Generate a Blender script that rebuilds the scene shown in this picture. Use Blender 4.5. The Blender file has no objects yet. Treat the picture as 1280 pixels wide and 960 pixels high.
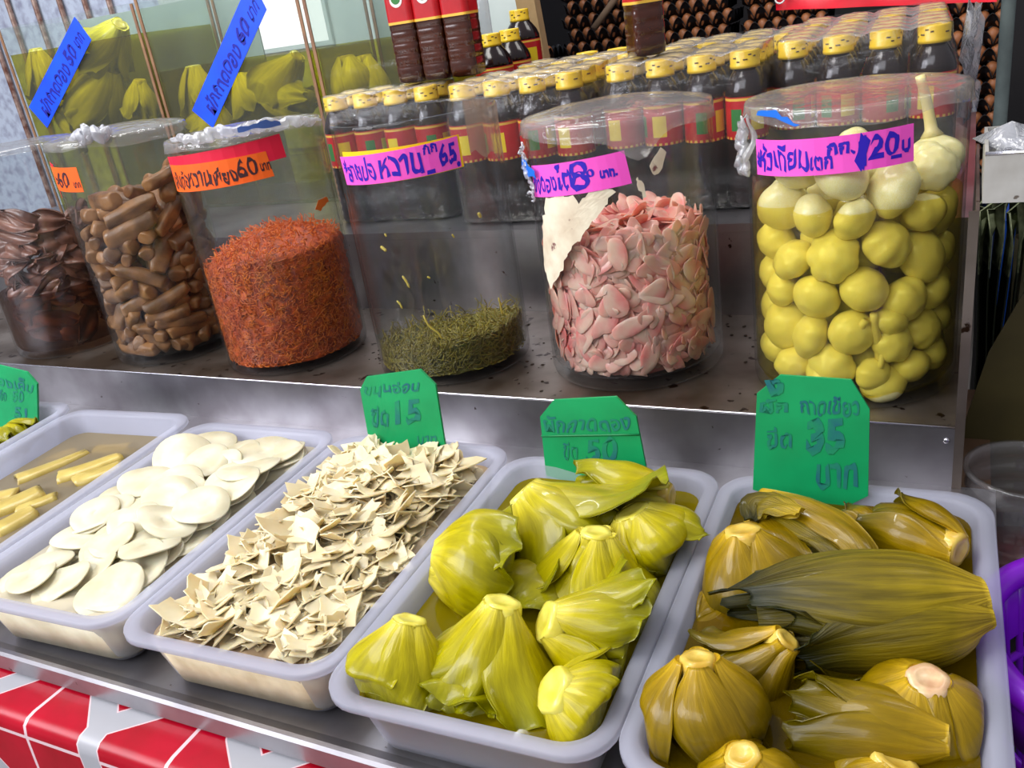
import bpy, math, random
import numpy as np
from mathutils import Vector, Matrix

R = math.radians
sc = bpy.context.scene
COL = sc.collection
rng = np.random.default_rng(7)
random.seed(7)

# ---------------------------------------------------------------- camera, world, lights
F_PX = 1105.46
CAM = np.array([0.0, -0.90657, 0.53541])
YAW, PITCH, ROLL = -0.50475, 0.40646, -0.15553
_f = np.array([math.sin(YAW)*math.cos(PITCH), math.cos(YAW)*math.cos(PITCH), -math.sin(PITCH)])
_r = np.array([math.cos(YAW), -math.sin(YAW), 0.0]); _u = np.cross(_r, _f)
CR = math.cos(ROLL)*_r + math.sin(ROLL)*_u
CU = -math.sin(ROLL)*_r + math.cos(ROLL)*_u
cam = bpy.data.objects.new('camera', bpy.data.cameras.new('camera')); COL.objects.link(cam)
cam.matrix_world = Matrix([[CR[0], CU[0], -_f[0], CAM[0]], [CR[1], CU[1], -_f[1], CAM[1]], [CR[2], CU[2], -_f[2], CAM[2]], [0, 0, 0, 1]])
cam.data.sensor_width = 36.0; cam.data.lens = F_PX/1280*36.0
cam.data.clip_start = 0.02; cam.data.clip_end = 50
sc.camera = cam

sc.view_settings.view_transform = 'Standard'; sc.view_settings.look = 'None'
sc.view_settings.gamma = 1.0; sc.view_settings.use_curve_mapping = False
sc.view_settings.exposure = 0.0
cy = sc.cycles
cy.max_bounces = 10; cy.diffuse_bounces = 3; cy.glossy_bounces = 3; cy.transmission_bounces = 5
cy.transparent_max_bounces = 28; cy.sample_clamp_indirect = 4.0
cy.caustics_reflective = False; cy.caustics_refractive = False

w = bpy.data.worlds.new('market_daylight'); sc.world = w; w.use_nodes = True
nt = w.node_tree; nt.nodes.clear()
wo = nt.nodes.new('ShaderNodeOutputWorld'); bg = nt.nodes.new('ShaderNodeBackground')
tc = nt.nodes.new('ShaderNodeTexCoord'); sep = nt.nodes.new('ShaderNodeSeparateXYZ')
nt.links.new(tc.outputs['Generated'], sep.inputs[0])
mr = nt.nodes.new('ShaderNodeMapRange'); mr.inputs[1].default_value = -0.2; mr.inputs[2].default_value = 0.9
nt.links.new(sep.outputs[2], mr.inputs[0])
cr = nt.nodes.new('ShaderNodeValToRGB')
cr.color_ramp.elements[0].color = (0.30, 0.29, 0.33, 1); cr.color_ramp.elements[1].color = (0.72, 0.74, 0.82, 1)
nt.links.new(mr.outputs[0], cr.inputs[0]); nt.links.new(cr.outputs[0], bg.inputs[0])
bg.inputs[1].default_value = 0.62; nt.links.new(bg.outputs[0], wo.inputs[0])

def area(name, loc, target, size, size_y, power, color):
    l = bpy.data.lights.new(name, 'AREA'); l.shape = 'RECTANGLE'; l.size = size; l.size_y = size_y
    l.energy = power; l.color = color
    o = bpy.data.objects.new(name, l); COL.objects.link(o); o.location = loc
    o.rotation_euler = (Vector(target)-Vector(loc)).to_track_quat('-Z', 'Y').to_euler()
    return o
area('street_daylight', (-2.4, -1.7, 1.5), (-0.5, 0, 0.1), 1.6, 1.3, 56, (0.92, 0.93, 1.0))
area('street_ground_light', (-3.5, -8.5, 5.5), (-3.5, -8.4, -.8), 9.0, 7.0, 900, (0.94, 0.96, 1.0))  # added light over the street, brightens the ground that the jars mirror
area('overhead_fill', (-1.15, -0.35, 2.2), (-0.75, 0.0, 0), 1.4, 0.7, 34, (1.0, 0.97, 0.92))  # added soft fill from above the trays and jars
area('tank_fill', (-1.3, 1.15, 1.9), (-1.5, 1.2, 0.3), 1.6, 0.1, 22, (0.95, 0.98, 1.0))  # added strip fill that lights the tank contents from above
area('egg_fill', (0.6, 1.4, 2.3), (-0.7, 2.5, 0.2), 1.0, 0.8, 14, (1.0, 0.97, 0.93))  # added fill for the egg stacks in the background

def ray(u, v): return _f + (u-640)/F_PX*CR - (v-480)/F_PX*CU
def at_z(u, v, z):
    d = ray(u, v); return CAM + d*((z-CAM[2])/d[2])
def at_y(u, v, y):
    d = ray(u, v); return CAM + d*((y-CAM[1])/d[1])
def at_depth(u, v, t): return CAM + ray(u, v)*t

# ---------------------------------------------------------------- mesh helpers
def mk(name, V, F, mat=None, parent=None, smooth=True, uv=None, loc=None, rot=None, mats=None, fm=None):
    me = bpy.data.meshes.new(name)
    V = np.asarray(V, float)
    me.from_pydata(V.tolist(), [], [tuple(int(i) for i in f) for f in F])
    for m in (mats or ([mat] if mat else [])): me.materials.append(m)
    if fm is not None: me.polygons.foreach_set('material_index', np.asarray(fm, np.int32))
    me.polygons.foreach_set('use_smooth', [bool(smooth)]*len(me.polygons))
    if uv is not None:
        lay = me.uv_layers.new(name='UVMap'); idx = np.zeros(len(me.loops), np.int32)
        me.loops.foreach_get('vertex_index', idx)
        lay.data.foreach_set('uv', np.asarray(uv, np.float32)[idx].ravel())
    me.validate(); me.update()
    o = bpy.data.objects.new(name, me); COL.objects.link(o)
    if parent is not None: o.parent = parent
    if loc is not None: o.location = [float(x) for x in loc]
    if rot is not None: o.rotation_euler = rot
    return o

def tag(o, label, cat, group=None, kind=None):
    o['label'] = label; o['category'] = cat
    if group: o['group'] = group
    if kind: o['kind'] = kind
    return o
def thing(name, label, cat, loc=(0, 0, 0), rot=(0, 0, 0), group=None):
    o = bpy.data.objects.new(name, None); COL.objects.link(o); o.empty_display_size = 0.02
    o.location = [float(x) for x in loc]; o.rotation_euler = rot
    return tag(o, label, cat, group)
def struct(o): o['kind'] = 'structure'; return o
def dup(root, loc=None, rot=None, label=None, group=None, scale=None):
    r = root.copy(); COL.objects.link(r)
    if loc is not None: r.location = [float(x) for x in loc]
    if rot is not None: r.rotation_euler = rot
    if scale is not None: r.scale = scale
    if label: r['label'] = label
    if group: r['group'] = group
    for ch in list(root.children):
        c = ch.copy(); COL.objects.link(c); c.parent = r
        for g in list(ch.children):
            d = g.copy(); COL.objects.link(d); d.parent = c
    return r

class MB:
    def __init__(s): s.V = []; s.F = []; s.M = []; s.U = []; s.n = 0
    def add(s, V, F, m=0, uv=None):
        V = np.asarray(V, float); s.V.append(V); s.F += [tuple(i+s.n for i in f) for f in F]; s.M += [m]*len(F)
        s.U.append(np.zeros((len(V), 2)) if uv is None else np.asarray(uv, float)); s.n += len(V); return s
    def build(s, name, mats, parent=None, smooth=True, **k):
        if not isinstance(mats, (list, tuple)): mats = [mats]
        return mk(name, np.concatenate(s.V), s.F, None, parent, smooth, uv=np.concatenate(s.U), mats=mats, fm=s.M, **k)

def box(x0, x1, y0, y1, z0, z1):
    V = [(x, y, z) for z in (z0, z1) for y in (y0, y1) for x in (x0, x1)]
    return V, [(0, 2, 3, 1), (4, 5, 7, 6), (0, 1, 5, 4), (2, 6, 7, 3), (0, 4, 6, 2), (1, 3, 7, 5)]
def loft(rings, closed=True, cap0=False, cap1=False):
    n = len(rings[0]); V = np.concatenate([np.asarray(r, float) for r in rings]); F = []
    for k in range(len(rings)-1):
        a, b = k*n, (k+1)*n
        for i in range(n if closed else n-1):
            j = (i+1) % n; F.append((a+i, a+j, b+j, b+i))
    if cap0: F.append(tuple(range(n-1, -1, -1)))
    if cap1: F.append(tuple((len(rings)-1)*n+i for i in range(n)))
    return V, F
def ringc(r, z, n=32, x=0, y=0):
    t = np.linspace(0, 2*np.pi, n, endpoint=False)
    return np.stack([x+r*np.cos(t), y+r*np.sin(t), np.full(n, z)], 1)
def lathe(prof, n=32, cap0=True, cap1=True):
    return loft([ringc(max(r, 1e-5), z, n) for r, z in prof], True, cap0, cap1)
def rrect(hw, hl, r, z, n=7):
    P = []
    for cx, cy_, a0 in ((hw-r, hl-r, 0), (-hw+r, hl-r, 90), (-hw+r, -hl+r, 180), (hw-r, -hl+r, 270)):
        for k in range(n+1):
            a = R(a0+90*k/n); P.append((cx+r*math.cos(a), cy_+r*math.sin(a), z))
    return np.array(P)
def tube(pts, rad, n=8, cap=True):
    pts = np.asarray(pts, float); m = len(pts)
    rad = np.full(m, rad) if np.isscalar(rad) else np.asarray(rad)
    T = np.gradient(pts, axis=0); T /= np.linalg.norm(T, axis=1)[:, None]+1e-12
    a = np.array([0, 0, 1.0]) if abs(T[0][2]) < .9 else np.array([1.0, 0, 0])
    rings = []; t = np.linspace(0, 2*np.pi, n, endpoint=False)
    for i in range(m):
        u = np.cross(T[i], a); u /= np.linalg.norm(u)+1e-12; v = np.cross(u, T[i])  # right handed frame
        a = v
        rings.append(pts[i]+rad[i]*(np.cos(t)[:, None]*u+np.sin(t)[:, None]*v))
    return loft(rings, True, cap, cap)
def grid(nu, nv): return [(i*nv+j, i*nv+j+1, (i+1)*nv+j+1, (i+1)*nv+j) for i in range(nu-1) for j in range(nv-1)]
def solid_sheet(P, th, sharp=False):
    """P: nu x nv x 3 -> closed thin sheet of thickness th"""
    nu, nv = P.shape[:2]
    du = np.gradient(P, axis=0); dv = np.gradient(P, axis=1); N = np.cross(du, dv); N /= np.linalg.norm(N, axis=2)[..., None]+1e-12
    th = th if np.isscalar(th) else np.asarray(th)[..., None]
    A = (P+N*th*.5).reshape(-1, 3); B = (P-N*th*.5).reshape(-1, 3); n = nu*nv
    F = grid(nu, nv); G = [tuple(n+i for i in f) for f in F]; F = [f[::-1] for f in F]
    bd = [(i, 0) for i in range(nu)]+[(nu-1, j) for j in range(1, nv)]+[(i, nv-1) for i in range(nu-2, -1, -1)]+[(0, j) for j in range(nv-2, 0, -1)]
    ids = [i*nv+j for i, j in bd]; S = []
    if sharp:
        k = len(ids); m = 2*n; V = np.concatenate([A, B, A[ids], B[ids]])
        return V, G+F+[(m+i, m+(i+1) % k, m+k+(i+1) % k, m+k+i) for i in range(k)]
    for a, b in zip(ids, ids[1:]+ids[:1]): S.append((a, b, n+b, n+a))
    return np.concatenate([A, B]), G+F+S
def wob(n, amp, seed=None, k=3):
    g = np.random.default_rng(seed) if seed is not None else rng
    t = np.linspace(0, 2*np.pi, n, endpoint=False); s = np.zeros(n)
    for q in range(2, 2+k): s += g.normal()*np.sin(q*t+g.uniform(0, 6.28))/q
    return amp*s

# ---------------------------------------------------------------- materials
def nodes(m):
    m.use_nodes = True; nt = m.node_tree; nt.nodes.clear()
    return nt, nt.nodes.new('ShaderNodeOutputMaterial')
def N(nt, t, **k):
    n = nt.nodes.new(t)
    for a, b in k.items(): setattr(n, a, b)
    return n
def L(nt, a, b): nt.links.new(a, b)
def srgb(r, g, b):
    f = lambda c: (c/255/12.92) if c/255 <= .04045 else ((c/255+.055)/1.055)**2.4
    return (f(r), f(g), f(b), 1)
def noise_mix(nt, c1, c2, scale, lo=.35, hi=.65, coord='Object', detail=4, dist=0):
    tc = N(nt, 'ShaderNodeTexCoord'); nz = N(nt, 'ShaderNodeTexNoise'); nz.inputs['Scale'].default_value = scale
    nz.inputs['Detail'].default_value = detail; nz.inputs['Distortion'].default_value = dist
    L(nt, tc.outputs[coord], nz.inputs['Vector'])
    mr = N(nt, 'ShaderNodeMapRange'); mr.inputs[1].default_value = lo; mr.inputs[2].default_value = hi
    L(nt, nz.outputs['Fac'], mr.inputs[0])
    mx = N(nt, 'ShaderNodeMix', data_type='RGBA'); L(nt, mr.outputs[0], mx.inputs[0])
    mx.inputs[6].default_value = c1; mx.inputs[7].default_value = c2
    return mx.outputs[2], nz
def mat(name, col, col2=None, scale=20, rough=.5, metal=0, spec=.5, sss=0, sssr=(.006, .004, .002), bump=0, bscale=60, coat=0, rnd=0, lo=.35, hi=.65, emit=None, trans=0, specks=None):
    m = bpy.data.materials.new(name); nt, out = nodes(m)
    b = N(nt, 'ShaderNodeBsdfPrincipled'); L(nt, b.outputs[0], out.inputs[0])
    b.inputs['Roughness'].default_value = rough; b.inputs['Metallic'].default_value = metal
    b.inputs['Specular IOR Level'].default_value = spec; b.inputs['Coat Weight'].default_value = coat; b.inputs['Coat Roughness'].default_value = .12
    if sss: b.inputs['Subsurface Weight'].default_value = sss; b.inputs['Subsurface Radius'].default_value = sssr; b.inputs['Subsurface Scale'].default_value = 1.0
    if trans: b.inputs['Transmission Weight'].default_value = trans
    c = None
    if col2 is not None: c, _ = noise_mix(nt, col, col2, scale, lo, hi)
    else: b.inputs['Base Color'].default_value = col
    if specks:
        scol, sscale, thr = specks
        if c is None:
            rgb = N(nt, 'ShaderNodeRGB'); rgb.outputs[0].default_value = col; c = rgb.outputs[0]
        k, _ = noise_mix(nt, (0, 0, 0, 1), (1, 1, 1, 1), sscale, thr, thr+.04, detail=6)
        mx = N(nt, 'ShaderNodeMix', data_type='RGBA'); L(nt, k, mx.inputs[0]); L(nt, c, mx.inputs[6]); mx.inputs[7].default_value = scol; c = mx.outputs[2]
    if rnd:
        if c is None:
            rgb = N(nt, 'ShaderNodeRGB'); rgb.outputs[0].default_value = col; c = rgb.outputs[0]
        oi = N(nt, 'ShaderNodeObjectInfo'); hs = N(nt, 'ShaderNodeHueSaturation')
        mr = N(nt, 'ShaderNodeMapRange'); mr.inputs[3].default_value = 1-rnd; mr.inputs[4].default_value = 1+rnd*.6
        L(nt, oi.outputs['Random'], mr.inputs[0]); L(nt, mr.outputs[0], hs.inputs['Value']); L(nt, c, hs.inputs['Color']); c = hs.outputs[0]
    if c is not None: L(nt, c, b.inputs['Base Color'])
    if bump:
        tc = N(nt, 'ShaderNodeTexCoord'); nz = N(nt, 'ShaderNodeTexNoise'); nz.inputs['Scale'].default_value = bscale; nz.inputs['Detail'].default_value = 5
        L(nt, tc.outputs['Object'], nz.inputs['Vector']); bp = N(nt, 'ShaderNodeBump'); bp.inputs['Strength'].default_value = bump; bp.inputs['Distance'].default_value = .004
        L(nt, nz.outputs['Fac'], bp.inputs['Height']); L(nt, bp.outputs[0], b.inputs['Normal'])
    return m
def glassy(name, tint=(1, 1, 1, 1), gl=1.0, rough=.03, milk=0, milkcol=(.9, .9, .92, 1), bump=0, bscale=30, ior=1.45, base_gl=.02):
    """see-through sheet: straight transmission, mirror by Fresnel, and some milky scatter"""
    m = bpy.data.materials.new(name); nt, out = nodes(m)
    tr = N(nt, 'ShaderNodeBsdfTransparent'); tr.inputs[0].default_value = tint
    gb = N(nt, 'ShaderNodeBsdfGlossy'); gb.inputs['Roughness'].default_value = rough
    fr = N(nt, 'ShaderNodeLayerWeight'); fr.inputs[0].default_value = .5
    pw = N(nt, 'ShaderNodeMath', operation='POWER'); L(nt, fr.outputs['Facing'], pw.inputs[0]); pw.inputs[1].default_value = 4.5
    ml = N(nt, 'ShaderNodeMath', operation='MULTIPLY_ADD'); L(nt, pw.outputs[0], ml.inputs[0]); ml.inputs[1].default_value = gl*.55; ml.inputs[2].default_value = base_gl
    s = tr.outputs[0]
    if milk:
        df = N(nt, 'ShaderNodeBsdfDiffuse'); df.inputs[0].default_value = milkcol
        tl = N(nt, 'ShaderNodeBsdfTranslucent'); tl.inputs[0].default_value = milkcol
        ad = N(nt, 'ShaderNodeMixShader'); ad.inputs[0].default_value = .4; L(nt, df.outputs[0], ad.inputs[1]); L(nt, tl.outputs[0], ad.inputs[2])
        mm = N(nt, 'ShaderNodeMixShader'); mm.inputs[0].default_value = milk; L(nt, s, mm.inputs[1]); L(nt, ad.outputs[0], mm.inputs[2]); s = mm.outputs[0]
    mx = N(nt, 'ShaderNodeMixShader'); L(nt, ml.outputs[0], mx.inputs[0]); L(nt, s, mx.inputs[1]); L(nt, gb.outputs[0], mx.inputs[2])
    L(nt, mx.outputs[0], out.inputs[0])
    if bump:
        tc = N(nt, 'ShaderNodeTexCoord'); nz = N(nt, 'ShaderNodeTexNoise'); nz.inputs['Scale'].default_value = bscale; nz.inputs['Detail'].default_value = 3; nz.inputs['Distortion'].default_value = 1.5
        L(nt, tc.outputs['Object'], nz.inputs['Vector']); bp = N(nt, 'ShaderNodeBump'); bp.inputs['Strength'].default_value = bump; bp.inputs['Distance'].default_value = .006
        L(nt, nz.outputs['Fac'], bp.inputs['Height']); L(nt, bp.outputs[0], gb.inputs['Normal']); L(nt, bp.outputs[0], fr.inputs['Normal'])
    return m
def leaf_mat(name, pale, mid, dark, d0=.55, rough=.33, vf=9, vlo=.80, vhi=1.12, bs=.3, coat=.22):
    """pickled leaf: pale at the stem end, darker towards the leaf tip, ribs along its length (uv: x across, y along)"""
    m = bpy.data.materials.new(name); nt, out = nodes(m)
    b = N(nt, 'ShaderNodeBsdfPrincipled'); L(nt, b.outputs[0], out.inputs[0])
    b.inputs['Roughness'].default_value = rough; b.inputs['Specular IOR Level'].default_value = .25; b.inputs['Coat Weight'].default_value = coat; b.inputs['Coat Roughness'].default_value = .05
    b.inputs['Subsurface Weight'].default_value = .25; b.inputs['Subsurface Radius'].default_value = (.008, .007, .001); b.inputs['Subsurface Scale'].default_value = 1.0
    uv = N(nt, 'ShaderNodeUVMap'); sp = N(nt, 'ShaderNodeSeparateXYZ'); L(nt, uv.outputs[0], sp.inputs[0])
    rp = N(nt, 'ShaderNodeValToRGB'); e = rp.color_ramp.elements; e[0].position = .0; e[0].color = pale; e[1].position = 1; e[1].color = dark
    q = e.new(.22); q.color = mid; q = e.new(d0); q.color = tuple(.6*a+.4*c for a, c in zip(mid, dark))
    tc = N(nt, 'ShaderNodeTexCoord'); nz = N(nt, 'ShaderNodeTexNoise'); nz.inputs['Scale'].default_value = 28; nz.inputs['Detail'].default_value = 5; L(nt, tc.outputs['Object'], nz.inputs['Vector'])
    m1 = N(nt, 'ShaderNodeMath', operation='MULTIPLY_ADD'); L(nt, nz.outputs['Fac'], m1.inputs[0]); m1.inputs[1].default_value = .35; m1.inputs[2].default_value = -.17
    m2 = N(nt, 'ShaderNodeMath', operation='ADD'); L(nt, m1.outputs[0], m2.inputs[0]); L(nt, sp.outputs[1], m2.inputs[1]); L(nt, m2.outputs[0], rp.inputs[0])
    cx = N(nt, 'ShaderNodeCombineXYZ'); a1 = N(nt, 'ShaderNodeMath', operation='MULTIPLY'); a1.inputs[1].default_value = vf; L(nt, sp.outputs[0], a1.inputs[0])
    a2 = N(nt, 'ShaderNodeMath', operation='MULTIPLY'); a2.inputs[1].default_value = 1.6; L(nt, sp.outputs[1], a2.inputs[0]); L(nt, a1.outputs[0], cx.inputs[0]); L(nt, a2.outputs[0], cx.inputs[1])
    oi = N(nt, 'ShaderNodeObjectInfo'); L(nt, oi.outputs['Random'], cx.inputs[2])
    vn = N(nt, 'ShaderNodeTexNoise'); vn.inputs['Scale'].default_value = 1.6; vn.inputs['Detail'].default_value = 3; L(nt, cx.outputs[0], vn.inputs['Vector'])
    hs = N(nt, 'ShaderNodeHueSaturation'); mr = N(nt, 'ShaderNodeMapRange'); mr.inputs[1].default_value = .35; mr.inputs[2].default_value = .65; mr.inputs[3].default_value = vlo; mr.inputs[4].default_value = vhi
    L(nt, vn.outputs['Fac'], mr.inputs[0]); L(nt, mr.outputs[0], hs.inputs['Value']); L(nt, rp.outputs[0], hs.inputs['Color']); L(nt, hs.outputs[0], b.inputs['Base Color'])
    bp = N(nt, 'ShaderNodeBump'); bp.inputs['Strength'].default_value = bs; bp.inputs['Distance'].default_value = .003; L(nt, vn.outputs['Fac'], bp.inputs['Height']); L(nt, bp.outputs[0], b.inputs['Normal'])
    return m

STEEL = mat('brushed_steel', srgb(176, 174, 178), srgb(140, 136, 140), 9, rough=.33, metal=.92, specks=(srgb(58, 40, 26), 70, .71), bump=.08, bscale=14)
STEEL_DIRTY = mat('stained_steel', srgb(150, 140, 132), srgb(92, 78, 66), 7, rough=.38, metal=.85, specks=(srgb(48, 30, 18), 48, .64), bump=.1, bscale=14)
STEEL_EDGE = mat('polished_steel', srgb(205, 204, 212), rough=.2, metal=1)
GLASS = glassy('jar_glass', (.955, .965, .965, 1), gl=1.1, rough=.05, milk=.007, milkcol=(.72, .76, .84, 1), base_gl=.022)
GLASS_RIM = glassy('tank_glass', (.95, .97, .96, 1), gl=.8, rough=.05, milk=.035, milkcol=(.80, .86, .82, 1))
FILM = glassy('cling_film', (.98, .98, .98, 1), gl=1.0, rough=.10, milk=.11, milkcol=(.95, .92, .9, 1), bump=.5, bscale=28, base_gl=.04)
WRAP = glassy('shrink_film', (.97, .97, .98, 1), gl=.9, rough=.14, milk=.018, milkcol=(.92, .90, .86, 1), bump=.3, bscale=30, base_gl=.012)
WRAP_TOP = glassy('shrink_film_top', (.97, .97, .98, 1), gl=.9, rough=.16, milk=.17, milkcol=(.95, .90, .86, 1), bump=.4, bscale=30, base_gl=.05)
CRUMPLE = glassy('crumpled_film', (.97, .97, 1, 1), gl=1.0, rough=.1, milk=.36, milkcol=(.92, .93, .96, 1), bump=.8, bscale=60, base_gl=.14)

def tray_plastic():
    m = bpy.data.materials.new('milky_plastic'); nt, out = nodes(m)
    b = N(nt, 'ShaderNodeBsdfPrincipled'); b.inputs['Base Color'].default_value = srgb(224, 226, 242); b.inputs['Roughness'].default_value = .38; b.inputs['Specular IOR Level'].default_value = .55
    tl = N(nt, 'ShaderNodeBsdfTranslucent'); tl.inputs[0].default_value = srgb(236, 236, 246)
    tr = N(nt, 'ShaderNodeBsdfTransparent'); tr.inputs[0].default_value = (.93, .94, .97, 1)
    a = N(nt, 'ShaderNodeMixShader'); a.inputs[0].default_value = .42; L(nt, b.outputs[0], a.inputs[1]); L(nt, tl.outputs[0], a.inputs[2])
    c = N(nt, 'ShaderNodeMixShader'); c.inputs[0].default_value = .60; L(nt, a.outputs[0], c.inputs[1]); L(nt, tr.outputs[0], c.inputs[2])
    L(nt, c.outputs[0], out.inputs[0]); return m
TRAY = tray_plastic()
CARD = mat('green_card', srgb(0, 158, 92), srgb(0, 140, 80), 14, rough=.45, bump=.0)
INK_G = mat('faded_ink', srgb(8, 96, 108), srgb(2, 136, 90), 40, rough=.7)
INK_B = mat('blue_marker', srgb(38, 8, 178), rough=.6)
INK_K = mat('dark_marker', srgb(62, 22, 30), rough=.6)
INK_D = mat('navy_marker', srgb(8, 14, 150), rough=.6)
PINK = mat('pink_paper', srgb(252, 96, 208), srgb(246, 82, 198), 12, rough=.55)
ORANGE = mat('orange_paper', srgb(255, 110, 20), srgb(255, 96, 10), 12, rough=.55)
RED_P = mat('red_paper', srgb(238, 18, 66), srgb(226, 10, 50), 12, rough=.55)
YEL_P = mat('yellow_paper', srgb(250, 204, 10), rough=.55)
BLUE_P = mat('blue_card', srgb(0, 84, 255), srgb(0, 70, 240), 12, rough=.5)
WHITE_P = mat('torn_paper', srgb(240, 230, 205), srgb(214, 196, 170), 30, rough=.8, specks=(srgb(120, 70, 70), 40, .66))
BROWN_P = mat('brown_residue', srgb(176, 140, 108), srgb(150, 118, 96), 14, rough=.8)

# ---------------------------------------------------------------- setting
floor = struct(mk('floor', *box(-6, 4, -4, 6, -.80, -.78), mat('concrete_floor', srgb(96, 90, 86), srgb(70, 66, 64), 3, rough=.8), smooth=False))
ground = struct(mk('ground', *box(-14, 8, -16, -4.02, -.80, -.778), mat('street_concrete', srgb(206, 204, 200), srgb(178, 176, 172), 1.2, rough=.8), smooth=False))
wall_back = struct(mk('wall_back', *box(-3.6, 2.5, 3.3, 3.36, -.78, 2.4), mat('dark_wall', srgb(34, 30, 32), srgb(22, 20, 24), 3, rough=.8), smooth=False))
H, Y2, H2, Y3, H3 = .0716, .308, .207, .688, .262
XL, XR = -2.15, .012

# table with its cloth ------------------------------------------------------
FOLD = -.559
def cloth_mat():
    m = bpy.data.materials.new('red_vinyl_cloth'); nt, out = nodes(m)
    b = N(nt, 'ShaderNodeBsdfPrincipled'); L(nt, b.outputs[0], out.inputs[0]); b.inputs['Roughness'].default_value = .3; b.inputs['Specular IOR Level'].default_value = .3; b.inputs['Coat Weight'].default_value = .05
    c, _ = noise_mix(nt, srgb(178, 0, 34), srgb(156, 0, 24), 20)
    uv = N(nt, 'ShaderNodeUVMap')
    def flat(u, v):
        p = at_z(u, v, -.024)
        if p[1] > FOLD: return (p[0], p[1])
        q = at_y(u, v, FOLD-.003); return (q[0], FOLD+(q[2]+.024))
    thick = [((132, 862), (128, 908)), ((128, 908), (232, 878)), ((128, 908), (104, 930)), ((104, 930), (122, 968)),
             ((-40, 872), (52, 840)), ((-10, 940), (20, 970)), ((302, 920), (311, 966)), ((318, 962), (420, 928))]
    thin = [((88, 853), (34, 897)), ((34, 897), (30, 912)), ((30, 912), (56, 972)), ((256, 905), (200, 962)), ((-20, 900), (170, 966))]
    segs = [(flat(*a), flat(*q), .0125) for a, q in thick]+[(flat(*a), flat(*q), .0021) for a, q in thin]
    # the same figure printed again further along the cloth
    segs += [((a[0]+.55, a[1]), (q[0]+.55, q[1]), r) for a, q, r in segs[:6]]
    tot = [None, None]
    def VM(op, a, bv=None):
        n = N(nt, 'ShaderNodeVectorMath', operation=op)
        L(nt, a, n.inputs[0])
        if bv is not None:
            if isinstance(bv, tuple): n.inputs[1].default_value = bv
            else: L(nt, bv, n.inputs[1])
        return n
    def MM(op, a, v, clamp=False):
        n = N(nt, 'ShaderNodeMath', operation=op, use_clamp=clamp); L(nt, a, n.inputs[0])
        if isinstance(v, float): n.inputs[1].default_value = v
        else: L(nt, v, n.inputs[1])
        return n.outputs[0]
    for a, q, r in segs:
        d = (q[0]-a[0], q[1]-a[1]); l2 = d[0]**2+d[1]**2
        pa = VM('SUBTRACT', uv.outputs[0], (a[0], a[1], 0.0))
        t = MM('MULTIPLY', VM('DOT_PRODUCT', pa.outputs[0], (d[0], d[1], 0.0)).outputs['Value'], 1.0/l2, True)
        sc_ = N(nt, 'ShaderNodeVectorMath', operation='SCALE'); sc_.inputs[0].default_value = (d[0], d[1], 0); L(nt, t, sc_.inputs['Scale'])
        di = VM('DISTANCE', pa.outputs[0], sc_.outputs[0]).outputs['Value']
        k = MM('LESS_THAN', di, float(r)); w_ = 0 if r > .005 else 1
        tot[w_] = k if tot[w_] is None else MM('MAXIMUM', tot[w_], k)
        if w_ == 0:
            k2 = MM('LESS_THAN', di, float(r+.0016)); tot[1] = k2 if tot[1] is None else MM('MAXIMUM', tot[1], k2)
    for k, colr in ((tot[1], srgb(226, 196, 200)), (tot[0], srgb(168, 168, 174))):
        mx = N(nt, 'ShaderNodeMix', data_type='RGBA'); L(nt, k, mx.inputs[0]); L(nt, c, mx.inputs[6]); mx.inputs[7].default_value = colr; c = mx.outputs[2]
    L(nt, c, b.inputs['Base Color']); return m
xs = np.linspace(-2.2, .045, 60)
prof = [(-.005, -.024), (-.25, -.024), (FOLD+.012, -.024), (FOLD+.004, -.0255), (FOLD-.001, -.030), (FOLD-.003, -.040), (FOLD-.006, -.12), (FOLD-.012, -.30), (FOLD-.015, -.42)]
P = np.zeros((len(xs), len(prof), 3)); U = np.zeros((len(xs), len(prof), 2))
for i, x in enumerate(xs):
    s = 0
    for j, (y, z) in enumerate(prof):
        if j: s += math.hypot(y-prof[j-1][0], z-prof[j-1][1])
        fold = .004*math.sin(x*38)*max(0, (-.04-z)/.3)
        P[i, j] = (x, y+fold, z); U[i, j] = (x, -.005-s)
V, F = solid_sheet(P, .0012)
table = thing('market_table', 'market table under the red and grey patterned vinyl cloth', 'table', (0, 0, 0))
mk('tablecloth', V, F, cloth_mat(), uv=np.concatenate([U.reshape(-1, 2)]*2), parent=table)['label'] = 'red vinyl cloth with grey bars'
WOODT = mat('table_board', srgb(120, 90, 66), srgb(96, 70, 50), 12, rough=.7)
mk('table_top', *box(-2.19, .045, FOLD+.004, .30, -.055, -.0255), WOODT, parent=table, smooth=False)
for x in (-2.1, -.05):
    for y in (-.5, .25): mk('leg', *box(x-.025, x+.025, y-.025, y+.025, -.78, -.055), WOODT, parent=table, smooth=False)

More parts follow.
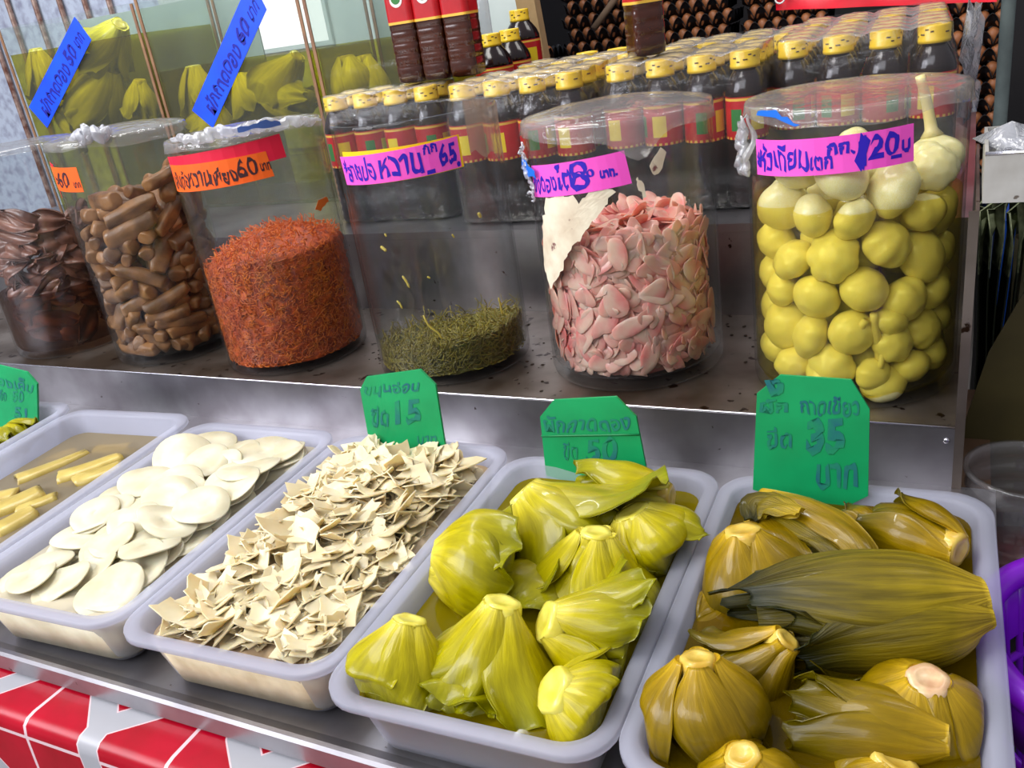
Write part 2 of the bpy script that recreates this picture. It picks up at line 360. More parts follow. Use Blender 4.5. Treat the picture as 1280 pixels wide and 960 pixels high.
# stepped steel display stand ------------------------------------------------
stand = thing('display_stand', 'stepped stainless steel display stand on the red tablecloth', 'display stand', (0, 0, 0))
m = MB()
yl = -.513
sec = [(.0, -.004), (.0, 0.0), (yl+.012, 0.0), (yl+.004, .0015), (yl, .001), (yl-.0025, -.002), (yl-.003, -.020), (yl, -.0225), (yl+.004, -.0225), (yl+.004, -.006)]
a = np.array([(XL, y, z) for y, z in sec]); b = np.array([(.047, y, z) for y, z in sec]); m.add(*loft([a, b], True, True, True))
m.build('deck', STEEL, stand, smooth=False)
m = MB(); m.add(*box(XL, XR, .0, Y2, H-.012, H)).add(*box(XL, XR, .0, .012, -.0, H-.0122)); m.build('shelf_step', STEEL_DIRTY, stand, smooth=False)
m = MB(); m.add(*box(XL, XR, -.0022, -.0002, -.0, H-.0012)); m.build('riser', STEEL, stand, smooth=False)
pts = [(x, -.0018, H-.0008) for x in np.linspace(XL, XR, 12)]
mk('front_edge', *tube(pts, .0016, 8), STEEL_EDGE, stand)
m = MB(); m.add(*box(XL, XR, Y2, Y2+.003, H+.0002, H2-.0122)); m.build('riser', STEEL, stand, smooth=False)
m = MB(); m.add(*box(XL, XR+.003, Y2, 1.22, H2-.012, H2)); m.build('shelf_step', STEEL, stand, smooth=False)
H3B = at_depth(648, 12, 1.85)[2]-.218
m = MB(); m.add(*box(-.884, -.70, Y3, .80, H2+.0002, H3)).add(*box(-1.02, -.70, .8001, 1.15, H2+.0002, H3)); m.build('shelf_step', STEEL, stand, smooth=False)
m = MB(); m.add(*box(-1.02, -.70, at_depth(648, 12, 1.85)[1]-.040, 1.15, H3+.0002, H3B)); m.build('shelf_step', STEEL, stand, smooth=False)
m = MB(); m.add(*box(XR, XR+.003, -.002, Y2, .0002, H2+.09)).add(*box(XR-.006, XR+.003, -.005, -.0025, .0002, H2+.09)); m.build('corner_post', STEEL_DIRTY, stand, smooth=False)
sp = at_y(1183, 552, -.004)
V, F = lathe([(.0001, .0024), (.002, .0022), (.0035, .001), (.0036, 0)], 16, False, True)
o = mk('screw', V, F, STEEL_EDGE, stand, loc=(sp[0], -.0022, sp[2]), rot=(R(90), 0, 0))
for x in (XL+.05, XR-.03):
    mk('leg', *box(x-.015, x+.015, 1.18, 1.21, -.78, H2-.012), STEEL, stand, smooth=False)

# ---------------------------------------------------------------- trays
TW, TL, TH = .237, .387, .072
TR = {0: (-1.286, -.321, 4.2), 1: (-1.040, -.3205, 4.2), 2: (-.7915, -.3255, 2.1), 3: (-.5505, -.3225, 2.0), 4: (-.3125, -.332, 1.5), 5: (-.0745, -.3275, 1.5)}
def tray_mesh():
    hw, hl, r = TW/2, TL/2, .036
    R_ = lambda inset, z, rr=None: rrect(hw-inset, hl-inset, max(.006, (r-inset*.6) if rr is None else rr), z)
    rings = [R_(.0, TH-.006), R_(.0, TH-.0012), R_(.0012, TH), R_(.0115, TH), R_(.0130, TH-.0012), R_(.0145, TH-.004), R_(.026, .018), R_(.029, .008), R_(.036, .0030), R_(.07, .0028, .012)]
    out = [R_(.07, .0, .012), R_(.036, .0), R_(.0285, .004), R_(.0255, .012), R_(.0130, TH-.005), R_(.0022, TH-.0042), R_(.0018, TH-.006), R_(.0, TH-.006)]
    V, F = loft(rings+out[:-1]); n = len(rings[0]); k = len(rings+out[:-1])
    F = [f for f in F if not (f[0]//n == 9)]           # floors instead of the bridge between them
    F.append(tuple(9*n+i for i in range(n))); F.append(tuple(10*n+i for i in range(n-1, -1, -1)))
    a = (k-1)*n
    for i in range(n): j = (i+1) % n; F.append((a+i, a+j, j, i))
    return V, F
TV, TF = tray_mesh()
TLAB = {0: 'milky plastic tray cut off by the left photo edge, green card behind it', 1: 'milky plastic tray with pickled bamboo sticks in cloudy brine',
        2: 'milky plastic tray full of white bamboo discs', 3: 'milky plastic tray heaped with cream bamboo shreds',
        4: 'milky plastic tray of bright yellow-green pickled mustard heads', 5: 'rightmost milky plastic tray, of dark olive mustard greens'}
tray_mesh_ob = None
for k, (x, y, yw) in TR.items():
    if tray_mesh_ob is None: tray_mesh_ob = o = mk('serving_tray', TV, TF, TRAY)
    else: o = tray_mesh_ob.copy(); COL.objects.link(o)
    o.location = (x, y, .0006); o.rotation_euler = (0, 0, R(yw)); tag(o, TLAB[k], 'tray', 'row of plastic serving trays')
def tray_pt(k, lx, ly, z):
    x, y, yw = TR[k]; c, s = math.cos(R(yw)), math.sin(R(yw)); return np.array([x+c*lx-s*ly, y+s*lx+c*ly, z])
def to_tray(k, p):
    x, y, yw = TR[k]; c, s = math.cos(R(yw)), math.sin(R(yw)); dx, dy = p[0]-x, p[1]-y; return c*dx+s*dy, -s*dx+c*dy
def inset_at(z): return .0145+(.068-z)/(.050)*.0115 if z > .018 else .028
def brine(k, level, m, label):
    rings = []
    for z in (.006, .018, level):
        i = inset_at(z)+.0015+(.004 if z < .01 else 0); rings.append(rrect(TW/2-i, TL/2-i, .034-i*.6, z))
    V, F = loft(rings, True, True, True)
    x, y, yw = TR[k]; o = mk('brine', V, F, m, loc=(x, y, 0), rot=(0, 0, R(yw)), smooth=False)
    return tag(o, label, 'brine', kind='stuff')
brine(1, .045, glassy('cloudy_brine', (.80, .74, .56, 1), gl=.6, rough=.05, milk=.5, milkcol=srgb(186, 172, 146)), 'cloudy grey brine around the bamboo sticks')
brine(2, .057, glassy('milky_brine', (.95, .92, .80, 1), gl=.6, rough=.05, milk=.72, milkcol=srgb(240, 232, 212)), 'milky brine around the white bamboo discs')
brine(3, .055, glassy('beige_brine', (.90, .82, .66, 1), gl=.6, rough=.05, milk=.66, milkcol=srgb(226, 204, 172)), 'beige brine around the cream bamboo shreds')
brine(4, .056, glassy('yellow_brine', (.84, .78, .16, 1), gl=.6, rough=.05, milk=.52, milkcol=srgb(172, 154, 4)), 'yellow-green brine around the bright mustard heads')
brine(5, .060, glassy('olive_brine', (.78, .66, .10, 1), gl=.6, rough=.05, milk=.50, milkcol=srgb(136, 110, 2)), 'olive brine around the dark mustard greens')

exec_parts = []
# ---------------------------------------------------------------- pickled mustard heads
MUST_Y = leaf_mat('mustard_bright', srgb(222, 206, 74), srgb(178, 164, 0), srgb(130, 128, 0))
MUST_O = leaf_mat('mustard_olive', srgb(196, 158, 30), srgb(140, 112, 0), srgb(84, 74, 0))
MUST_D = leaf_mat('mustard_dark_tip', srgb(186, 156, 34), srgb(136, 116, 4), srgb(30, 34, 4), d0=.48, vf=17, vlo=.6, vhi=1.2, bs=.6, rough=.5, coat=.06)
CUT_Y = mat('cut_stem_bright', srgb(238, 228, 110), srgb(222, 208, 70), 60, rough=.3, sss=.2, coat=.3)
CUT_O = mat('cut_stem_olive', srgb(224, 194, 90), srgb(200, 160, 50), 60, rough=.3, sss=.2, coat=.3)
CUT_P = mat('cut_stem_pinkish', srgb(226, 196, 150), srgb(206, 160, 120), 90, rough=.3, sss=.2, coat=.3)
DOME = [(0, .30), (.10, .42), (.3, .82), (.55, 1.0), (.8, .88), (1.0, .62)]
BELL = [(0, .26), (.12, .36), (.35, .70), (.6, .92), (.85, 1.0), (1.0, 1.02)]
SKIRT = [(0, .25), (.14, .31), (.4, .60), (.7, .95), (1.0, 1.28)]
BUNDLE = [(0, .42), (.08, .70), (.25, .98), (.5, 1.0), (.75, .84), (1.0, .62)]
SPEAR = [(0, .36), (.15, .62), (.4, .95), (.7, 1.0), (1.0, .80)]
def sinterp(prof, s):
    xs, ys = zip(*prof); s = np.asarray(s); a = np.interp(s, xs, ys); h = .07
    return (np.interp(np.clip(s-h, 0, 1), xs, ys)+2*a+np.interp(np.clip(s+h, 0, 1), xs, ys))/4
def clamp_tray(k, W):
    """keep a piece inside its tray"""
    out = W.copy()
    if isinstance(k, tuple):
        out[:, 0] = np.clip(W[:, 0], k[1], k[2]); out[:, 1] = np.clip(W[:, 1], k[3], k[4]); out[:, 2] = np.maximum(W[:, 2], H2+.008); return out
    for i, p in enumerate(W):
        z = max(p[2], .0075); lx, ly = to_tray(k, p)
        if z < TH+.014:
            q = inset_at(max(min(z, .068), .018))+.003; ax, ay = TW/2-q, TL/2-q
            lx = min(max(lx, -ax), ax); ly = min(max(ly, -ay), ay)
            r = .034-q*.6+.004; cx, cy_ = ax-r, ay-r
            if abs(lx) > cx and abs(ly) > cy_:
                dx, dy = abs(lx)-cx, abs(ly)-cy_; d = math.hypot(dx, dy)
                if d > r: lx = math.copysign(cx+dx*r/d, lx); ly = math.copysign(cy_+dy*r/d, ly)
            b = tray_pt(k, lx, ly, z); out[i] = b
        out[i][2] = z
    return out
def frame_for(d):
    Z = d/np.linalg.norm(d); up = np.array([0, 0, 1.0])
    Y = up-Z*(up@Z)
    if np.linalg.norm(Y) < .35: b = np.array([-.2, -1, 0]); Y = b-Z*(b@Z)
    Y /= np.linalg.norm(Y); X = np.cross(Y, Z); return X, Y, Z
def mustard(k, label, stem, tail, rad, prof, leaves, m, cutm, stemr=.013, th0=.85, flat=1, ruffle=.005, rag=.12, bend=(0, 0), roll=0, seed=0, name='mustard_head', inner=True, stretch=1.0, gap=.0, group=None):
    g = np.random.default_rng(seed+100); stem = np.asarray(stem); tail = np.asarray(tail)
    X, Y, Z = frame_for(stem-tail); Ln = np.linalg.norm(stem-tail)*stretch
    root = thing(name, label, 'pickled mustard', stem, group=group or ('bright pickled mustard heads' if k == 4 else 'olive pickled mustard heads'))
    def place(P, s):
        B = np.asarray(bend)[None]*(s[:, None]**2)
        W = stem+(P[:, 0]+B[:, 0])[:, None]*X+(P[:, 1]*flat+B[:, 1])[:, None]*Y+P[:, 2][:, None]*Z
        return clamp_tray(k, W)-stem
    nu, nv = 20, 15
    for q in range(leaves):
        outer = q >= leaves*.4
        phi = R(roll)+q*2.399+g.normal()*.22; layer = (.0032 if outer else -.0035)+g.normal()*.0012
        ln = g.uniform(.86, 1.04) if outer else g.uniform(.7, .95); tw = g.normal()*.25; th = th0*1.22*g.uniform(.85, 1.15)*(1 if outer else .95)
        ph = g.uniform(0, 6.28, 3); fl = g.normal()*.16; lip = g.uniform(-.15, .42) if outer else 0; wr = g.uniform(0, 6.28, 3)
        S, T = np.meshgrid(np.linspace(0, 1, nu), np.linspace(-1, 1, nv), indexing='ij')
        edge = 1-rag*(T**2)*.8+rag*.35*np.sin(3.1*T+ph[0])+rag*.25*np.sin(8*T+ph[1])
        s = S*ln*(1+(edge-1)*S**2)
        wd = th*(.62+.5*np.sin(np.pi*np.clip(S*1.05, 0, 1)**.8)+.12*S)
        r = sinterp(prof, s)*rad*(1+fl*S+lip*np.clip((S-.68)/.32, 0, 1)**2)+rad*.035*S*(np.sin(5*T+wr[0]+2.2*S)+.7*np.sin(11*T+wr[1]-3*S))+rad*.022*np.sin(9*S+wr[2]+2*T)*S+layer*np.minimum(1, S*5+.15)
        bul = (.20*rad*np.cos(np.pi/2*T)-.05*rad)*np.sin(np.pi*np.clip(S*.92+.06, 0, 1))*(1-.45*S)
        ruf = ruffle*np.clip((S-.45)/.55, 0, 1)**1.3*(np.sin(7*T+ph[2]+3*S)+.6*np.sin(13*T+ph[0])*np.abs(T)+.4*np.sin(9*S+ph[1]))
        rr_ = r+bul+ruf; A = phi+tw*S+wd*T
        P = np.stack([rr_*np.cos(A), rr_*np.sin(A), -Ln*s+ruf*.5], 2)
        W = place(P.reshape(-1, 3), s.reshape(-1)).reshape(nu, nv, 3)
        thk = (.0050*(1-.72*S))*(1-.45*T**2)
        V, F = solid_sheet(W, thk)
        uv = np.stack([T*.5+.5, S], 2).reshape(-1, 2)
        o = mk('leaf', V, F, m, root, uv=np.concatenate([uv, uv]))
        sb = o.modifiers.new('smooth', 'SUBSURF'); sb.levels = sb.render_levels = 1
    if inner:
        ss = np.linspace(.06, .93, 12); rings = []
        for s in ss:
            rr_ = sinterp(prof, s)*rad*.74; c = ringc(rr_, -Ln*s, 18); c[:, :2] *= (1+.14*np.sin(np.arctan2(c[:, 1], c[:, 0])*3+seed+s*2))[:, None]
            rings.append(place(c, np.full(18, s)))
        V, F = loft(rings, True, True, True); uv = np.stack([np.tile(np.linspace(0, 3, 18), 12), np.repeat(ss, 18)*.9], 1)
        mk('heart', V, F, m, root, uv=uv)
    pr = [(stemr*.98, -.016), (stemr*1.06, -.007), (stemr*1.02, -.001), (stemr*.93, .0016), (stemr*.60, .0022), (stemr*.5, .0014), (.0001, .0016)]
    V, F = lathe(pr, 22, True, False); V[:, 0] *= 1+.12*g.normal(); V[:, :2] *= (1+.05*np.sin(np.arctan2(V[:, 1], V[:, 0])*5+seed))[:, None]
    W = V[:, 0][:, None]*X+V[:, 1][:, None]*Y*(.5+.5*flat)+V[:, 2][:, None]*Z
    mk('stem', W, F, cutm, root)
    return root

Bz = at_z
def MH(k, label, su, sv, sz, tu, tv, tz, *a, **kw): return mustard(k, label, Bz(su, sv, sz), Bz(tu, tv, tz), *a, **kw)
# bright heads, tray four
MH(4, 'mustard head under the green card reading 50, round cut stem at upper left', 655, 615, .100, 725, 690, .048, .056, SKIRT, 7, MUST_Y, CUT_Y, stemr=.0165, th0=.75, seed=1, roll=20)
MH(4, 'mustard head lying on its side at the left tray wall, leaves trailing right', 543, 702, .086, 648, 716, .068, .043, SPEAR, 7, MUST_Y, CUT_Y, stemr=.017, th0=.8, seed=2, ruffle=.004)
MH(4, 'upright mustard head in the tray centre with two long splayed leaves', 745, 666, .104, 738, 752, .040, .055, SKIRT, 7, MUST_Y, CUT_Y, stemr=.0155, th0=.5, seed=3, roll=75)
MH(4, 'mustard head in the back right corner, big round cut stem tilted left', 790, 640, .102, 828, 712, .046, .044, DOME, 7, MUST_Y, CUT_Y, stemr=.0175, th0=.75, seed=4)
MH(4, 'closed bell-shaped mustard head in the front left corner of the bright tray', 512, 776, .100, 497, 878, .040, .040, BELL, 7, MUST_Y, CUT_Y, stemr=.0135, th0=.72, seed=5, ruffle=.003, rag=.06)
MH(4, 'mustard head standing upright with ragged leaves, behind the frontmost head', 628, 754, .106, 612, 858, .040, .046, SKIRT, 7, MUST_Y, CUT_Y, stemr=.0145, th0=.62, seed=6, ruffle=.007, rag=.2)
MH(4, 'mustard head leaning to the right tray wall, cut stem facing left', 682, 776, .092, 775, 806, .056, .044, SKIRT, 7, MUST_Y, CUT_Y, stemr=.0165, th0=.7, seed=7, ruffle=.004)
MH(4, 'frontmost mustard head by the front tray wall, cut stem facing left', 690, 862, .084, 768, 902, .044, .040, BELL, 6, MUST_Y, CUT_Y, stemr=.0165, th0=.8, seed=8)
MH(4, 'mustard head lying across the back of the bright tray', 838, 622, .076, 715, 618, .068, .027, SPEAR, 6, MUST_Y, CUT_O, stemr=.0135, th0=.8, seed=9, ruffle=.004)
MH(4, 'sunken mustard head half under brine beside the front tray wall', 612, 838, .046, 590, 905, .022, .042, BELL, 7, MUST_Y, CUT_Y, seed=10, th0=.8)
MH(4, 'sunken mustard head under brine beside the right tray wall', 800, 735, .052, 775, 800, .020, .036, BELL, 7, MUST_Y, CUT_Y, seed=11, th0=.8)
MH(4, 'sunken mustard head under brine between the left and centre heads', 690, 705, .052, 660, 780, .020, .050, BELL, 7, MUST_Y, CUT_Y, seed=12, th0=.8)
# olive heads, tray five
MH(5, 'olive mustard head in the back left corner, upright with bell-shaped leaves', 928, 664, .100, 940, 745, .042, .043, BELL, 7, MUST_O, CUT_O, stemr=.0165, th0=.75, seed=21, ruffle=.002, rag=.05)
MH(5, 'olive mustard stalk arching to the back right corner, pale cut end facing front', 1198, 688, .080, 1085, 640, .078, .027, SPEAR, 6, MUST_O, CUT_O, stemr=.0140, th0=.85, seed=22, ruffle=.002, bend=(0, -.01))
MH(5, 'small rounded olive mustard bulb below the arching stalk', 1158, 676, .062, 1095, 694, .052, .026, DOME, 7, MUST_O, CUT_O, stemr=.007, th0=.9, seed=23, ruffle=.001, rag=.03)
MH(5, 'long whole mustard lying across the tray with dark green leaf tips', 1230, 755, .090, 938, 772, .080, .039, BUNDLE, 9, MUST_D, CUT_O, stemr=.014, th0=.9, flat=.82, seed=24, ruffle=.004, rag=.2, stretch=1.04)
MH(5, 'closed onion-shaped olive mustard head in the front left corner', 872, 824, .112, 882, 945, .042, .037, DOME, 7, MUST_O, CUT_O, stemr=.0125, th0=.66, seed=25, ruffle=.002, rag=.05)
MH(5, 'olive mustard head with its stem up, behind the onion-shaped head', 984, 800, .092, 918, 862, .044, .034, SKIRT, 6, MUST_O, CUT_O, stemr=.010, th0=.65, seed=26, ruffle=.002)
MH(5, 'olive mustard head with a broken pinkish cut stem, by the right tray wall', 1160, 850, .092, 1148, 925, .036, .034, DOME, 6, MUST_O, CUT_P, stemr=.0145, th0=.75, seed=27, ruffle=.002)
MH(5, 'slim mustard stalk floating level at the front of the olive tray', 1184, 922, .066, 985, 894, .060, .0225, SPEAR, 7, MUST_O, CUT_O, stemr=.0105, th0=.9, seed=28, ruffle=.003, rag=.15)
MH(5, 'yellow mustard stub at the bottom photo edge in front of the onion-shaped head', 928, 945, .086, 945, 1010, .040, .030, DOME, 7, MUST_O, CUT_O, stemr=.012, th0=.8, seed=29)
MH(5, 'mustard stub at the bottom photo edge below the floating stalk', 1120, 952, .066, 1095, 1010, .030, .032, BELL, 7, MUST_O, CUT_O, seed=30, th0=.8)
MH(5, 'sunken olive mustard head under brine below the dark-tipped mustard', 1065, 790, .050, 1040, 870, .020, .042, BELL, 7, MUST_O, CUT_O, seed=31, th0=.8)
MH(5, 'sunken olive mustard head along the left wall behind the onion-shaped head', 905, 748, .058, 868, 800, .022, .036, DOME, 7, MUST_O, CUT_O, seed=32, th0=.8)
MH(5, 'small cut mustard piece between the folded leaf and the arching stalk', 1092, 668, .070, 1050, 652, .064, .018, SPEAR, 6, MUST_O, CUT_O, stemr=.012, th0=.9, seed=33, ruffle=.001)
# the folded leaf: long stalks bent back on themselves
def strap(name, pts, wid, m, parent, org, curl=.35, th=.0042, dark=None, n=26, nv=9, clampk=5):
    pts = np.asarray(pts, float); t = np.linspace(0, 1, len(pts)); tt = np.linspace(0, 1, n)
    C = np.stack([np.interp(tt, t, pts[:, i]) for i in range(3)], 1)
    for _ in range(4): C[1:-1] = (C[:-2]+2*C[1:-1]+C[2:])/4
    Wd = np.interp(tt, np.linspace(0, 1, len(wid)), wid)
    T = np.gradient(C, axis=0); T /= np.linalg.norm(T, axis=1)[:, None]; view = CAM-C; view /= np.linalg.norm(view, axis=1)[:, None]
    up = np.array([0, 0, 1.0])*.75+view*.25; S = np.cross(T, up); S /= np.linalg.norm(S, axis=1)[:, None]; Nn = np.cross(S, T)
    G = np.zeros((n, nv, 3)); uv = np.zeros((n, nv, 2))
    for j, q in enumerate(np.linspace(-1, 1, nv)):
        G[:, j] = C+S*(Wd*q)[:, None]+Nn*(-curl*Wd*q*q+.0012*np.sin(tt*20+q*5))[:, None]; uv[:, j, 0] = q*.5+.5; uv[:, j, 1] = tt
    W = clamp_tray(clampk, G.reshape(-1, 3)).reshape(n, nv, 3)-org
    V, F = solid_sheet(W, th); u = uv.reshape(-1, 2)
    o = mk(name, V, F, m, parent, uv=np.concatenate([u, u])); sb = o.modifiers.new('smooth', 'SUBSURF'); sb.levels = sb.render_levels = 1
    return o
org = Bz(1020, 660, .085)
fl = thing('folded_mustard_leaf', 'long olive mustard stalks folded in a loop below the green card reading 35', 'pickled mustard', org, group='olive pickled mustard heads')
z = .098
strap('stalk', [Bz(945, 618, .088), Bz(1000, 628, z), Bz(1050, 655, z), Bz(1082, 688, .094), Bz(1075, 712, .086), Bz(1030, 712, .080), Bz(995, 706, .076)], [.010, .015, .015, .013, .013, .010, .007], MUST_O, fl, org)
strap('stalk', [Bz(950, 628, .086), Bz(990, 645, .091), Bz(1035, 672, .088), Bz(1066, 698, .082), Bz(1060, 722, .078)], [.012, .016, .013, .010, .008], MUST_D, fl, org)
strap('stalk', [Bz(948, 640, .084), Bz(975, 668, .086), Bz(1000, 700, .082), Bz(1030, 714, .078)], [.014, .015, .012, .008], MUST_O, fl, org)
strap('leaf', [Bz(1000, 640, .104), Bz(965, 626, .104), Bz(945, 628, .098), Bz(938, 650, .088)], [.006, .014, .017, .006], MUST_D, fl, org)

# ---------------------------------------------------------------- white bamboo discs, tray two
DISC = mat('white_bamboo', srgb(222, 216, 190), srgb(204, 194, 160), 24, rough=.4, sss=.3, coat=.15, rnd=.07)
def disc_mesh(seed, r, el, hole):
    g = np.random.default_rng(seed); n = 30; t = np.linspace(0, 2*np.pi, n, endpoint=False); wv = 1+wob(n, .05, seed)
    cut = np.minimum(1, (.72+.5*g.random())/np.maximum(np.abs(np.cos(t-g.uniform(0, 6.28))), .2)) if seed % 3 == 0 else 1
    rings = []
    warp = lambda f: .0025*np.sin(2*t+seed)*f*f
    for f, z in ((.12, -.0011), (.5, -.0012), (.96, -.0011), (1., 0), (.97, .0011), (.5, .0012), (.2, .0012), (.16, .0006 if hole else .0014), (.1, .0003 if hole else .0017)):
        rr_ = r*f*wv*cut; rings.append(np.stack([rr_*np.cos(t)*el, rr_*np.sin(t)/el, z+warp(f)], 1))
    return loft(rings, True, True, True)
dm = []
for i in range(8):
    V, F = disc_mesh(i, [.036, .032, .034, .030, .027, .035, .031, .038][i], [1.12, 1, 1.05, .95, 1.1, .92, 1.2, 1.0][i], i % 2 == 0)
    dm.append((V, F))
protos = {}
def disc_at(i, p, nrm, spin, label):
    if i not in protos: protos[i] = o = mk('bamboo_disc', dm[i][0], dm[i][1], DISC)
    else: o = protos[i].copy(); COL.objects.link(o)
    q = Vector(nrm).to_track_quat('Z', 'Y'); o.rotation_mode = 'QUATERNION'
    o.rotation_quaternion = q @ Vector((0, 0, 1)).rotation_difference(Vector((0, 0, 1))) @ __import__('mathutils').Quaternion((0, 0, 1), spin)
    o.location = [float(x) for x in p]; return tag(o, label, 'bamboo disc', 'white bamboo discs')
g = np.random.default_rng(41); cnt = 0
for lev in range(3):
    for a in range(3):
        for b_ in range(9):
            lx = (a-1)*.056+g.normal()*.008; ly = -.156+b_*.039+g.normal()*.008
            if lev == 2 and (g.random() < .3 or ly < -.11): continue
            hump = math.exp(-((ly-.03)/.10)**2)*.010
            z = .0575+lev*.0045+hump*(.5+lev*.5)+g.normal()*.0012
            tl = (.10+.05*lev)*g.normal(size=2)+np.array([.06, -.12])
            lx = max(-.062, min(.062, lx)); ly = max(-.136, min(.136, ly))
            if z-.036*abs(tl[0]) < .02: continue
            lab = ('white bamboo disc on top of the heap' if lev == 2 else 'white bamboo disc lying in the milky brine')
            disc_at(int(g.integers(0, 8)), tray_pt(2, lx, ly, z), (tl[0], tl[1], 1), g.uniform(0, 6.28), lab+', tray left of the shreds'); cnt += 1
FILL2 = mat('disc_bed', srgb(226, 216, 186), srgb(206, 192, 160), 30, rough=.5, sss=.2)
def bed(k, zc, amp, m, name, label, cat, step=34, seed=3, inset=-.0015):
    g = np.random.default_rng(seed); nu, nv = step, int(step*1.6); ax, ay = TW/2-.019-inset, TL/2-.019-inset
    V = []; 
    for i in range(nu):
        for j in range(nv):
            u, v = -1+2*i/(nu-1), -1+2*j/(nv-1); e = max(abs(u), abs(v)); z = zc(u, v)+amp*g.normal()*(e < .97)
            lx, ly = u*ax, v*ay; r = .028
            if abs(lx) > ax-r and abs(ly) > ay-r:
                dx, dy = abs(lx)-ax+r, abs(ly)-ay+r; mm = max(dx, dy); d = math.hypot(dx, dy)
                if d > 0: lx = math.copysign(ax-r+dx*mm/d, lx); ly = math.copysign(ay-r+dy*mm/d, ly)
            V.append(tray_pt(k, lx, ly, z))
    n = nu*nv; F = [f[::-1] for f in grid(nu, nv)]
    bd = [(i, 0) for i in range(nu)]+[(nu-1, j) for j in range(1, nv)]+[(i, nv-1) for i in range(nu-2, -1, -1)]+[(0, j) for j in range(nv-2, 0, -1)]
    ids = [i*nv+j for i, j in bd]; B = []
    for q in ids:
        lx, ly = to_tray(k, V[q]); B.append(tray_pt(k, lx*.92, ly*.955, .008))
    nb = len(B)
    for a_ in range(nb):
        c_ = (a_+1) % nb; F.append((ids[a_], n+a_, n+c_, ids[c_]))
    F.append(tuple(n+a_ for a_ in range(nb-1, -1, -1)))
    return tag(mk(name, np.array(V+B), F, m), label, cat, kind='stuff')
bed(2, lambda u, v: .048, .0012, FILL2, 'sunken_bamboo_slices', 'mass of white bamboo slices sunk in the milky brine', 'bamboo slices')

# ---------------------------------------------------------------- bamboo shreds, tray three
SHRED = mat('cream_bamboo', srgb(232, 216, 180), srgb(214, 194, 152), 30, rough=.42, sss=.4, coat=.15, rnd=.10)
SHRED_D = mat('cream_bamboo_bed', srgb(230, 212, 176), srgb(206, 184, 146), 40, rough=.5, sss=.15)
def chip(seed, a, b_, curl):
    g = np.random.default_rng(seed); nu, nv = 6, 5; P = np.zeros((nu, nv, 3)); k1, k2 = g.normal(size=2)*.12
    for i in range(nu):
        for j in range(nv):
            u, v = -1+2*i/(nu-1), -1+2*j/(nv-1); x = a*u*(1+k1*v)+.07*a*g.normal()*(abs(u) == 1); y = b_*v*(1+k2*u)+.07*b_*g.normal()*(abs(v) == 1)
            P[i, j] = (x, y, curl*a*u*u+.25*curl*b_*v*u+.015*a*g.normal())
    return solid_sheet(P, .0013, True)
specs = [(.016, .013, .12), (.020, .010, .25), (.012, .011, -.2), (.022, .015, .10), (.024, .006, .35), (.014, .013, .3), (.018, .008, -.25), (.011, .008, .2), (.023, .012, .18), (.016, .016, .08), (.027, .018, .12), (.013, .006, .4)]
chips = [chip(i+50, *s) for i, s in enumerate(specs)]
heap = lambda u, v: .061+.022*math.exp(-((v-.25)/.65)**2-((u-.02)/.85)**2)+.008*max(0, v)*(1-u*u)
g = np.random.default_rng(77); pc = {}
from mathutils import Euler
nchip = 0
while nchip < 300:
    u, v = g.uniform(-.93, .93), g.uniform(-.93, .93)
    if nchip % 5 == 0 and g.random() < .5: v = g.uniform(-.93, -.2)
    i = int(g.integers(0, len(chips))); a_ = specs[i][0]
    lx, ly = u*.096, v*.170
    if abs(lx) > .098-a_: lx = math.copysign(.098-a_, lx)
    if abs(ly) > .172-a_: ly = math.copysign(.172-a_, ly)
    p = tray_pt(3, lx, ly, heap(u, v)+g.uniform(-.001, .007))
    if i not in pc: pc[i] = o = mk('bamboo_shred', chips[i][0], chips[i][1], SHRED, smooth=True)
    else: o = pc[i].copy(); COL.objects.link(o)
    o.location = p; o.rotation_euler = (g.normal()*.30, g.normal()*.30, g.uniform(0, 6.28)); sc_ = g.uniform(.8, 1.2); o.scale = (sc_, sc_, 1)
    tag(o, ('cream bamboo shred on the high back of the heap' if v > 0 else 'cream bamboo shred on the low front of the heap')+' beside the bright mustard tray', 'bamboo shred', 'cream bamboo shreds'); nchip += 1
m = MB(); g = np.random.default_rng(78)
for q in range(760):
    u, v = g.uniform(-.95, .95), g.uniform(-.95, .95); i = int(g.integers(0, len(chips))); V = np.array(chips[i][0])*g.uniform(.6, 1.0)
    E = np.array(Euler((g.normal()*.45, g.normal()*.45, g.uniform(0, 6.28))).to_matrix()); V = V@E.T
    lx, ly = u*.096, v*.170; a_ = specs[i][0]
    lx = max(-.098+a_, min(.098-a_, lx)); ly = max(-.172+a_, min(.172-a_, ly))
    m.add(V+tray_pt(3, lx, ly, heap(u, v)-g.uniform(.002, .012)), chips[i][1])
o = m.build('bamboo_shred_mass', SHRED); tag(o, 'tangled cream bamboo shreds under the top layer of the heap', 'bamboo shreds', kind='stuff')
bed(3, lambda u, v: heap(u, v)-.008-.006*max(abs(u), abs(v))**6, .0022, SHRED_D, 'packed_bamboo_shreds', 'packed bamboo shreds filling the bottom of the heaped tray', 'bamboo shreds', seed=5)

